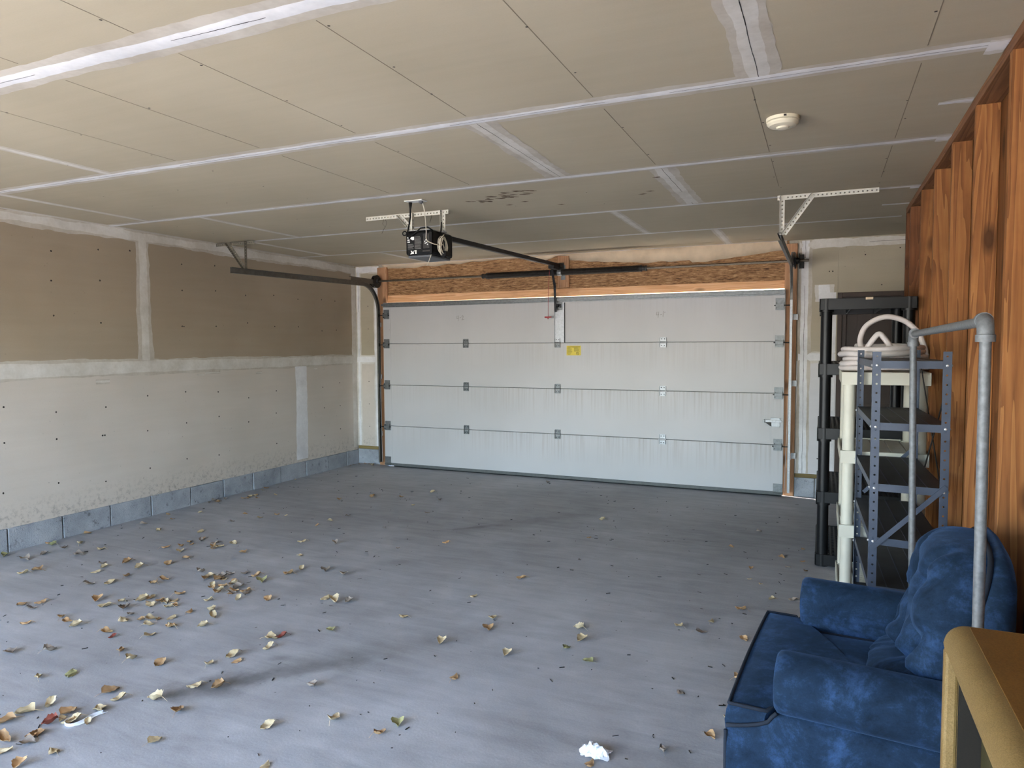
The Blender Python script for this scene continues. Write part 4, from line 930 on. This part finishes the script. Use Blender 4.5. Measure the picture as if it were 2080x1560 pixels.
# ------------------------------------------------------------------ pipe rack
pr_ = thing('pipe_rack', (5.6, -4.95, 0), 'galvanized steel pipe garment rack standing over the armchair', 'rack')
nb, nt = Vector((5.607, -5.60, .012)), Vector((5.600, -5.595, 1.615)); fb, ft = Vector((5.60, -4.33, .012)), Vector((5.577, -4.29, 1.60)); PR = .0134
build('upright', MB().tube([nb, nt], PR, 16), 'pipe_steel', pr_, smooth=True, auto=40)
build('upright', MB().tube([fb, ft], PR, 16), 'pipe_steel', pr_, smooth=True, auto=40)
build('top_bar', MB().tube([nt + Vector((0, .01, .012)), ft + Vector((0, -.01, .012))], PR, 16), 'pipe_steel', pr_, smooth=True, auto=40)
def elbow(c, d):
    d = Vector(d); m_ = MB(); pts = []
    for i in range(9):
        a = math.pi / 2 * i / 8; pts.append(c + Vector((0, 0, -.022)) + d * (.024 * (1 - math.cos(a))) + Vector((0, 0, .036 * math.sin(a))))
    m_.tube(pts, .0195, 14); m_.tube([c + Vector((0, 0, -.040)), c + Vector((0, 0, -.022))], .0225, 14); m_.tube([pts[-1] - d * .004, pts[-1] + d * .014], .0215, 14)
    build('elbow', m_, 'pipe_steel', pr_, smooth=True, auto=50)
dirv = (ft - nt).normalized(); elbow(nt, dirv); elbow(ft, -dirv)
for b in (nb, fb):
    build('floor_flange', MB().lathe((b.x, b.y, 0.0005), (0, 0, 1), [(0, .045), (.008, .045), (.010, .022), (.028, .020)], 20), 'pipe_steel', pr_, smooth=True, auto=40)

# ------------------------------------------------------------------ armchair (facing the open floor, -X)
ac = thing('armchair', (5.40, -5.06, 0), 'blue velvet armchair with rolled arms and tufted back', 'armchair')
CX, CY = 5.40, -5.06; CA = -0.07
def cw(x, y, z):   # chair coordinates: x toward the wall, y toward the garage door
    c, s_ = math.cos(CA), math.sin(CA); return Vector((CX + x * c - y * s_, CY + x * s_ + y * c, z))
def rbox(x0, x1, y0, y1, z0, z1, puff=0.0, n=8, e=5.0):
    """rounded, slightly puffed upholstery block"""
    rows = []; nu, nv = n * 2, n * 4
    for i in range(nu + 1):
        th = -math.pi / 2 + math.pi * i / nu; r = []
        for j in range(nv):
            ph = 2 * math.pi * j / nv
            f = lambda c, p: math.copysign(abs(c) ** p, c)
            p = 2 / e
            X = f(math.cos(th), p) * f(math.cos(ph), p); Y = f(math.cos(th), p) * f(math.sin(ph), p); Z = f(math.sin(th), p)
            k = 1 + puff * (1 - X * X) * (1 - Y * Y)
            r.append(cw((x0 + x1) / 2 + X * (x1 - x0) / 2, (y0 + y1) / 2 + Y * (y1 - y0) / 2, (z0 + z1) / 2 + Z * (z1 - z0) / 2 * (k if Z > 0 else 1)))
        rows.append(r)
    return MB().grid(rows, closed_v=True)
HWY = 0.455    # half width
XF, XBK = -0.395, 0.36
build('seat_base', rbox(XF + .01, XBK, -HWY + .012, HWY - .012, .045, .375, 0, 10, 14), 'blue_velvet', ac, smooth=True)
# seat cushion (T-shape: wider in front of the arms)
def half(x):
    t = min(1, max(0, (x - (-.285)) / .05)); return .425 - (.425 - .292) * (t * t * (3 - 2 * t))
OUT = [(XF + (.28 - XF) * i / 30, -half(XF + (.28 - XF) * i / 30)) for i in range(31)][::-1]
OUT += [(XF - .006 * math.sin(math.pi * j / 14), -half(XF) + 2 * half(XF) * j / 14) for j in range(1, 14)]
OUT += [(x, -y) for x, y in OUT[:31][::-1]]
OUT += [(.28, .292 - .584 * j / 10) for j in range(1, 10)]
def ring_(z, inset, lift=0.0):
    r = []
    for x, y in OUT:
        k = max(0.0, 1 - inset / .33); X, Y = -.06 + (x + .06) * k, y * k
        r.append(cw(X, Y, z + lift * mnoise.noise(Vector((X * 9, Y * 9, 2)))))
    return r
rows = [ring_(.338, .02), ring_(.342, .004), ring_(.365, -.006), ring_(.40, -.009), ring_(.432, -.005), ring_(.447, .004), ring_(.455, .022, .003), ring_(.464, .07, .006), ring_(.471, .14, .008), ring_(.474, .22, .008), ring_(.475, .30, .004)]
m_ = MB().grid(rows, closed_v=True); m_.add(rows[-1], [list(range(len(OUT)))])
so = build('seat_cushion', m_, 'blue_velvet', ac, smooth=True, auto=60)
for z in (.449, .342): build('piping', MB().tube([p for p in ring_(z, .001)][:-9], .0058, 6), 'velvet_piping', so, smooth=True)
# rolled arms
def arm(sg):
    rows = []; xa = [-.262, -.258, -.25, -.235, -.1, .05, .2, .34]
    for i, x in enumerate(xa):
        k = (0.55, .86, .97, 1, 1, 1, 1, 1)[i]; drop = .02 * max(0, x + .2)
        sec = []
        cy, cz, rr = sg * .385, .535 - drop, .100
        for j in range(20):
            a = -math.pi * .62 + (math.pi * 2 - .5) * j / 19
            sec.append((cy + sg * rr * k * math.cos(a + .25) * 1.0, cz + rr * .93 * k * math.sin(a + .25)))
        rows.append([cw(x, y, z) for y, z in sec])
    m_ = MB().grid(rows, closed_v=True); m_.add(rows[0], [list(range(20))]); m_.add(rows[-1], [list(range(20))[::-1]])
    a_ = build('arm_roll', m_, 'blue_velvet', ac, smooth=True, auto=70)
    # inner wall of the arm
    rows = []
    for x in (-.245, -.235, -.1, .1, .34): rows.append([cw(x, sg * y, z) for y, z in ((.30, .34), (.298, .42), (.292, .50), (.31, .58), (.40, .58), (.41, .46), (.405, .34))])
    m_ = MB().grid(rows, closed_v=True); m_.add(rows[0], [list(range(7))])
    build('arm_inside', m_, 'blue_velvet', ac, smooth=True, auto=50)
    # outer side panel: swoops from under the roll down to the front corner
    prof = [(XF, .385), (XF + .03, .392), (XF + .06, .40), (-.30, .412), (-.275, .425), (-.262, .445), (-.25, .458), (-.1, .462), (.1, .458), (.34, .452)]
    rows = []
    for x, zt in prof:
        rows.append([cw(x, sg * (HWY - .055), zt - .01), cw(x, sg * (HWY - .028), zt), cw(x, sg * (HWY - .006), zt - .012), cw(x, sg * HWY, zt - .05), cw(x, sg * (HWY + .004), .25), cw(x, sg * HWY, .05), cw(x, sg * (HWY - .05), .05)])
    m_ = MB().grid(rows, closed_v=True); m_.add(rows[0], [list(range(7))]); m_.add(rows[-1], [list(range(7))[::-1]])
    pn = build('side_panel', m_, 'blue_velvet', ac, smooth=True, auto=60)
    build('piping', MB().tube([cw(x - (.003 if i == 0 else 0), sg * (HWY - .012), zt + .001) for i, (x, zt) in enumerate(prof[:7])], .006, 6), 'velvet_piping', pn, smooth=True)
    build('piping', MB().tube([cw(XF - .003, sg * (HWY - .004), z) for z in (.375, .25, .05)], .006, 6), 'velvet_piping', pn, smooth=True)
arm(-1); arm(1)
# tufted back
def backrest():
    rows = []; nu, nv = 64, 96
    tuft = [(-.105, .12), (.105, .12), (-.19, -.035), (0.0, -.035), (.19, -.035)]
    for i in range(nu + 1):
        th = -math.pi / 2 + math.pi * i / nu; r = []
        for j in range(nv):
            ph = 2 * math.pi * j / nv; f = lambda c, p: math.copysign(abs(c) ** p, c)
            X = f(math.cos(th), .6) * f(math.cos(ph), .8); Y = f(math.cos(th), .6) * f(math.sin(ph), .6); Z = f(math.sin(th), .62)
            x, y, z = X * .130, Y * .325, Z * .285
            fr = 1 / (1 + math.exp((X - .1) * 9))
            dent = 0
            for ty, tz in tuft:
                dy, dz = y - ty, z - tz; d2 = dy * dy + dz * dz
                dent += .062 * math.exp(-d2 / .0009) + .046 * math.exp(-d2 / .007)
                ang = math.atan2(dz, dy); dent += .018 * math.exp(-d2 / .012) * max(0, math.cos(ang * 3 + ty * 11)) ** 4 * min(1, d2 / .0008)
            # creases running between the buttons and out to the rim
            for (ya, za), (yb_, zb_) in ((tuft[0], tuft[2]), (tuft[0], tuft[3]), (tuft[1], tuft[3]), (tuft[1], tuft[4]), (tuft[2], (-.31, .06)), (tuft[0], (-.15, .27)), (tuft[1], (.15, .27)), (tuft[4], (.31, .06)), (tuft[2], (-.22, -.12)), (tuft[3], (0, -.12)), (tuft[4], (.22, -.12))):
                ey, ez = yb_ - ya, zb_ - za; L2 = ey * ey + ez * ez; t = max(0, min(1, ((y - ya) * ey + (z - za) * ez) / L2))
                q = (y - ya - ey * t) ** 2 + (z - za - ez * t) ** 2; dent += .026 * math.exp(-q / .0005)
            dent += .050 * math.exp(-((z + .125 + .03 * math.sin(y * 7)) / .022) ** 2)
            dent -= .014 * math.exp(-((z + .20) / .05) ** 2)
            dent += .010 * mnoise.noise(Vector((y * 12, z * 12, 1))) + .006 * mnoise.noise(Vector((y * 30, z * 18, 5)))
            x += min(dent * 1.35, .15) * fr * (.35 + .65 * min(1, 1.6 * (1 - abs(Z)) ** .5))
            r.append(cw(.092 + .165 * (z / .285 + 1) / 2 + x, y, .672 + z))
        rows.append(r)
    return MB().grid(rows, closed_v=True), tuft
bkm, tuft = backrest()
bk = build('back_cushion', bkm, 'blue_velvet', ac, smooth=True)
for ty, tz in tuft[:]:
    p = cw(.092 + .165 * (tz / .285 + 1) / 2 - .130 + .108, ty, .672 + tz)
    build('button', MB().lathe(p, (-1, 0, .15), [(-.006, .012), (.0, .012), (.005, .009), (.007, .002)], 12), 'velvet_piping', bk, smooth=True)
# outer back shell with its piping
sh_rows = []; pip = []
for k in range(33):
    a = math.pi * k / 32; c_ = math.cos(a); y = math.copysign(abs(c_) ** .5, c_) * .345
    z = .50 + .452 * abs(math.sin(a)) ** .5; xs = .185 + .15 * (z - .45) / .5
    sh_rows.append([cw(xs - .03, y * .985, z - .008), cw(xs, y * 1.01, z + .004), cw(min(xs + .035, .352), y, z - .015), cw(.352, y * .98, .35)]); pip.append(cw(xs - .03, y * .99, z))
bsh = build('back_shell', MB().grid(sh_rows), 'blue_velvet', ac, smooth=True, solid=.010)
build('piping', MB().tube(pip, .008, 8), 'velvet_piping', bsh, smooth=True)
for sx_, sy_ in ((-.33, -.38), (-.33, .38), (.33, -.38), (.33, .38)):
    p = cw(sx_, sy_, 0); build('foot', MB().lathe((p.x, p.y, 0.0), (0, 0, 1), [(0, .02), (.05, .028)], 12), 'stud_wood_dark', ac)

# ------------------------------------------------------------------ tan storage cabinet in the near corner
tc_ = thing('storage_cabinet', (5.62, -6.6, 0), 'mustard tan storage cabinet with rounded top edge in the near corner', 'cabinet')
tX, tY1, tY0, tZ = 5.452, -6.105, -7.20, 1.026; R1 = .038
prof = [(tX + .010, tZ - .046), (tX, tZ - .042), (tX - .001, tZ - R1)] + [(tX + R1 - R1 * math.cos(a), tZ - R1 + R1 * math.sin(a)) for a in [math.pi / 2 * i / 8 for i in range(1, 9)]] + [(5.79, tZ), (5.79, tZ - .03), (tX + .05, tZ - .03)]
rows = []
for y, ins in ((tY0, 0), (tY1 - .03, 0), (tY1 - .012, .002), (tY1 - .004, .008), (tY1, .018)):
    rows.append([(x + (ins if x < 5.6 else 0), y, z - ins * .7) for x, z in prof])
m_ = MB().grid(rows, closed_v=True); m_.add(rows[0], [list(range(len(prof)))]); m_.add(rows[-1], [list(range(len(prof)))[::-1]])
build('cabinet_top', m_, 'tan_plastic', tc_, smooth=True, auto=50)
build('side_post', bx((tX + .002, tY1 - .030, .0), (tX + .026, tY1 - .002, tZ - .05)), 'tan_plastic', tc_, bevel=.006)
build('side_panel', bx((tX + .026, tY1 - .024, .01), (5.79, tY1 - .006, tZ - .031)), 'tan_plastic', tc_)
build('side_post', bx((tX + .002, tY0 + .002, .0), (tX + .026, tY0 + .028, tZ - .05)), 'tan_plastic', tc_, bevel=.006)
build('side_panel', bx((tX + .026, tY0 + .006, .01), (5.79, tY0 + .024, tZ - .031)), 'tan_plastic', tc_)
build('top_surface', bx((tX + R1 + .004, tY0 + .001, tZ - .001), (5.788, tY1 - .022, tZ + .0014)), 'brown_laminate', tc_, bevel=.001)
build('front_panel', bx((tX + .066, tY0 + .030, .01), (tX + .08, tY1 - .030, tZ - .031)), 'olive_shaded', tc_)
build('shade_strip', bx((tX + .027, tY1 - .0285, .01), (tX + .066, tY1 - .0242, tZ - .031)), 'recess_shade', tc_)  # strip painted dark as the shade on the inner side of the recess
build('plinth', bx((tX + .012, tY0 + .03, .0), (tX + .065, tY1 - .03, .07)), 'tan_plastic', tc_, bevel=.003)

# ------------------------------------------------------------------ leaves and litter
LEAF = [(-0.43, -3.788), (-0.43, -4.108), (-0.352, -4.136), (-0.187, -4.155), (-0.185, -4.02), (0.111, -4.058), (-0.40, -4.459), (-0.158, -4.325), (0.101, -4.229), (-0.159, -4.459), (0.606, -4.212), (0.559, -4.355), (0.464, -4.297), (0.801, -4.265), (0.176, -4.589), (0.164, -4.676), (0.604, -4.454), (0.885, -4.426), (0.809, -4.642), (0.903, -4.57), (1.183, -4.462), (1.185, -4.376), (-0.268, -3.383), (-0.357, -3.046), (0.06, -3.496), (-0.175, -3.152), (-0.145, -2.874), (0.415, -3.382), (0.593, -3.646), (0.807, -3.587), (0.913, -3.647), (0.957, -3.539), (0.536, -3.82), (0.639, -3.762), (0.74, -3.863), (0.917, -3.964), (1.201, -3.696), (1.66, -3.583), (0.919, -4.129), (1.29, -4.163), (1.417, -4.211), (1.522, -4.222), (1.511, -4.115), (1.597, -4.067), (1.705, -4.078), (1.816, -4.14), (1.585, -4.343), (1.722, -4.424), (1.804, -4.389), (1.869, -4.342), (1.769, -4.305), (1.879, -3.959), (1.891, -3.838), (1.52, -4.539), (1.555, -4.682), (1.514, -4.752), (1.389, -4.707), (1.29, -4.776), (1.128, -4.818), (1.264, -4.868), (1.404, -4.843), (0.845, -4.985), (0.897, -5.068), (0.769, -5.053), (1.203, -5.087), (1.29, -5.113), (1.396, -5.137), (1.097, -5.227), (1.584, -4.98), (1.705, -4.896), (1.80, -4.845), (1.771, -4.969), (1.895, -4.923), (2.065, -4.858), (1.821, -4.733), (1.925, -4.672), (2.013, -4.733), (1.775, -4.552), (1.925, -4.46), (2.101, -4.394), (1.644, -5.127), (1.73, -5.161), (1.898, -5.061), (2.54, -4.835), (2.575, -4.80), (2.614, -4.937), (1.592, -5.407), (1.413, -5.503), (1.932, -5.261), (2.072, -5.307), (2.245, -5.292), (2.506, -5.078), (2.473, -5.188), (2.578, -5.12), (1.835, -5.62), (1.952, -5.543), (2.278, -5.574), (2.379, -5.613), (2.533, -5.552), (2.591, -5.389), (2.701, -5.352), (3.091, -5.174), (2.708, -5.577), (-0.42, -2.433), (-0.34, -2.456), (-0.40, -2.525), (-0.239, -2.138), (-0.229, -2.237), (-0.199, -2.065), (-0.395, -1.735), (-0.348, -1.831), (-0.041, -1.977), (0.299, -2.751), (0.529, -2.798), (0.591, -2.65), (0.695, -2.647), (0.401, -3.008), (-0.42, -1.232), (2.112, -5.852), (2.145, -5.766), (2.382, -5.704), (2.28, -5.77), (2.368, -5.82), (2.299, -5.865), (2.113, -5.929), (2.328, -5.934), (2.361, -5.99), (2.263, -6.02), (2.331, -6.075), (2.516, -5.992), (3.152, -5.522), (3.369, -5.358), (2.817, -5.781), (2.755, -4.615), (3.344, -5.735), (2.485, -6.103), (0.973, -1.685), (1.244, -1.547), (0.719, -1.892), (1.234, -2.422), (1.206, -2.651), (1.198, -2.823), (1.85, -2.039), (1.563, -1.828), (1.696, -1.535), (1.431, -1.231), (1.706, -3.222), (1.421, -3.282), (2.237, -3.131), (1.789, -2.664), (2.503, -2.856), (2.374, -0.227), (3.445, -1.673), (3.512, -2.275), (3.624, -2.857), (3.391, -3.405), (3.254, -3.838), (3.026, -4.292), (3.555, -4.251), (3.515, -4.115), (2.506, -4.258), (2.418, -4.241), (2.587, -4.223), (2.244, -3.815), (2.063, -3.789), (3.784, -4.511), (4.044, -4.324), (4.187, -4.423), (4.018, -4.06), (4.079, -4.196), (3.407, -4.518), (3.659, -4.836), (3.637, -5.288), (3.612, -5.38), (4.688, -5.047), (4.667, -4.561), (4.519, -3.808), (4.456, -5.24), (5.122, -1.954), (4.981, -2.231), (5.031, -2.459), (5.123, -2.273), (4.796, -2.594), (4.884, -2.898), (4.807, -2.826), (5.15, -2.497), (4.97, -3.162), (4.81, -3.414), (5.087, -3.13), (5.101, -3.507), (4.874, -3.849), (4.899, -4.329), (4.896, -4.72), (4.769, -1.533), (4.611, -2.099), (4.843, -4.872), (4.65, -3.84), (4.678, -3.665)]
for a in range(9): LEAF.append((-0.40 + .035 * a + rnd.uniform(-.02, .02), 0.02 + rnd.uniform(-.07, .03)) if a < 7 else (-.42, -.1 - .1 * (a - 7)))
for (cx_, cy_, sx_, sy_, n_) in ((1.45, -4.70, .22, .08, 9), (1.50, -4.20, .16, .10, 7), (1.75, -4.38, .16, .06, 6), (-.37, -2.45, .07, .10, 6), (-.24, -2.15, .06, .12, 6), (.70, -3.72, .2, .12, 5), (1.72, -4.93, .15, .06, 4), (2.3, -5.85, .2, .12, 4)):
    for _ in range(n_): LEAF.append((max(-.43, rnd.gauss(cx_, sx_ * .6)), rnd.gauss(cy_, sy_ * .6)))
def leaf_mesh(name, seed, aspect, curl, cup, teeth, mat_):
    r = random.Random(seed); n, m = 9, 6; rows = []; zmin = 9
    ph1, ph2 = r.uniform(0, 6), r.uniform(0, 6)
    for i in range(n + 1):
        t = i / n; wdt = aspect * (math.sin(math.pi * min(1, t ** .62)) ** .8) * .5 if 0 < t < 1 else .004
        wdt *= 1 + (teeth * (1 if i % 2 else -1) if 0 < t < 1 else 0)
        row = []
        for j in range(m + 1):
            v = (j / m) * 2 - 1; x = t - .5; y = v * wdt
            z = curl * (x - .1) ** 2 * 1.1 + cup * abs(v) ** 1.6 * wdt * 1.1 + .035 * math.sin(9 * x + ph1 + 3 * v) + .03 * math.sin(5 * v + ph2 + 6 * x) + .05 * r.uniform(-.5, .5) * (abs(v) > .6)
            row.append(Vector((x * .92 if True else 0, y, z))); zmin = min(zmin, z)
        rows.append(row)
    mb = MB(); mb.grid([[(p.x, p.y, p.z - zmin) for p in row] for row in rows])
    z0 = rows[0][m // 2].z - zmin
    mb.tube([(-.46, 0, z0), (-.62, .02, z0 * .6 + .012), (-.85, .05 * r.uniform(-1, 1), .014)], [.014, .012, .009], 4)
    me = bpy.data.meshes.new(name); me.from_pydata(mb.v, [], mb.f)
    for p in me.polygons: p.use_smooth = True
    me.materials.append(MATS[mat_]); return me
VAR = {}
for mname in ('leaf_tan', 'leaf_brown', 'leaf_grey', 'leaf_green', 'leaf_red'):
    VAR[mname] = [leaf_mesh(mname + '_mesh', s_, a_, c_, u_2, t_, mname) for s_, a_, c_, u_2, t_ in ((1, .72, .5, .35, .06), (2, .60, .25, -.2, .09), (3, .85, .15, .5, .05), (4, .5, .7, .6, .08), (5, .78, .45, .8, .1))]
ZONE = [(lambda x, y: x < 0.0, 'beside the left block wall'), (lambda x, y: y > -2.9 and x < 2.6, 'on the floor toward the garage door'), (lambda x, y: x < 2.2 and y > -5.0, 'in the drift at the left of the floor'),
        (lambda x, y: x < 3.1 and y <= -5.0, 'on the near left floor'), (lambda x, y: x > 4.4 and y > -4.2, 'on the floor near the shelving'), (lambda x, y: x > 4.4, 'on the floor just left of the armchair'), (lambda x, y: True, 'in the open middle of the floor')]
CW = {'leaf_tan': 'pale tan', 'leaf_brown': 'brown', 'leaf_grey': 'grey-brown', 'leaf_green': 'yellow-green', 'leaf_red': 'dark red'}
red_at = ((1.73, -5.161), (2.575, -4.80), (2.299, -5.865)); green_at = ((-0.352, -4.136), (-0.40, -4.459), (2.755, -4.615), (4.187, -4.423), (1.816, -4.14), (4.044, -4.324), (1.952, -5.543), (3.637, -5.288))
LG = {}
for i, (x, y) in enumerate(LEAF):
    d = math.hypot(x - CAM.x, y - CAM.y)
    if (x, y) in red_at: k = 'leaf_red'
    elif (x, y) in green_at: k = 'leaf_green'
    else: k = rnd.choices(['leaf_tan', 'leaf_brown', 'leaf_grey'], (5, 3, 1.6) if d < 5 else (3, 4, 3))[0]
    o = bpy.data.objects.new('leaf', rnd.choice(VAR[k])); COL.objects.link(o)
    s_ = rnd.uniform(.058, .086) if x < 3 else rnd.uniform(.05, .075)
    if k == 'leaf_red': s_ *= .8
    if y > -3.2 or i >= 207: s_ *= rnd.uniform(.55, .9)
    o.scale = (s_, s_, s_ * rnd.uniform(.8, 1.25)); o.rotation_euler = (0, 0, rnd.uniform(-math.pi, math.pi)); o.location = (x, y, .0012)
    zone = next(n_ for f, n_ in ZONE if f(x, y))
    o['category'] = 'leaf'; o['group'] = 'dry leaves, %s, %s' % (CW[k], zone)
    LG.setdefault((CW[k], zone), []).append((math.atan2(x - CAM.x, y - CAM.y), o))
ORD = lambda n: '%d%s' % (n, 'th' if 10 < n % 100 < 14 else {1: 'st', 2: 'nd', 3: 'rd'}.get(n % 10, 'th'))
for (cn, zone), lst in LG.items():
    lst.sort(key=lambda q: q[0])
    for n_, (_, o) in enumerate(lst):
        base_ = 'dry %s leaf %s' % (cn, zone)
        if len(lst) > 1: base_ += ', leftmost one' if n_ == 0 else (', rightmost one' if n_ == len(lst) - 1 else ', %s from left' % ORD(n_ + 1))
        o['label'] = base_
# crumpled tissue
m_ = MB(); rows = []
for i in range(9):
    r = []
    for j in range(15):
        u, v = i / 8 - .5, j / 14 - .5
        r.append((4.455 + v * .115 + .012 * mnoise.noise(Vector((u * 7, v * 7, 3))), -5.165 + u * .075 + .014 * mnoise.noise(Vector((u * 8, v * 8, 9))), .004 + .03 * max(0, 1 - (2.2 * u) ** 2 - (1.8 * v) ** 2) * (1 + mnoise.noise(Vector((u * 14, v * 14, 5)))) + .006 * abs(mnoise.noise(Vector((u * 30, v * 30, 1))))))
    rows.append(r)
o = build('tissue', m_.grid(rows), 'paper_white', None, solid=.001); o['label'] = 'crumpled white tissue on the floor in the foreground'; o['category'] = 'tissue'
o = build('paper_strip', MB().grid([[tuple(p + Vector((0, 0, h))) + () for h in (.001, .014)] for p in [Vector(q) for q in spline([(2.345, -5.80, 0), (2.352, -5.835, 0), (2.38, -5.85, 0), (2.408, -5.838, 0), (2.415, -5.80, 0), (2.408, -5.76, 0), (2.42, -5.715, 0)], 5)]]).grid([[tuple(p + Vector((a, b, .0025))) for a, b in ((0, 0), (.014, .012))] for p in [Vector(q) for q in spline([(2.345, -5.80, 0), (2.352, -5.835, 0), (2.38, -5.85, 0), (2.408, -5.838, 0), (2.415, -5.80, 0), (2.408, -5.76, 0), (2.42, -5.715, 0)], 5)]]), 'paper_white', None, solid=.001)
o['label'] = 'curled strip of white paper among leaves at lower left'; o['category'] = 'paper'
# twigs and grit
m_ = MB()
for i in range(420):
    x, y = rnd.uniform(-.4, 5.15), rnd.uniform(-6.3, -.3)
    if x > 4.9 and y < -4.5: continue
    a = rnd.uniform(0, 6.28); L = rnd.uniform(.006, .03) if i % 3 else rnd.uniform(.003, .008); t_ = rnd.uniform(.0012, .003)
    m_.bar((x, y, t_), (x + L * math.cos(a), y + L * math.sin(a), t_), t_, t_ * 1.4)
o = build('floor_debris', m_, 'spring_steel', None); o['kind'] = 'stuff'; o['label'] = 'bits of twig and grit scattered over the floor'; o['category'] = 'debris'
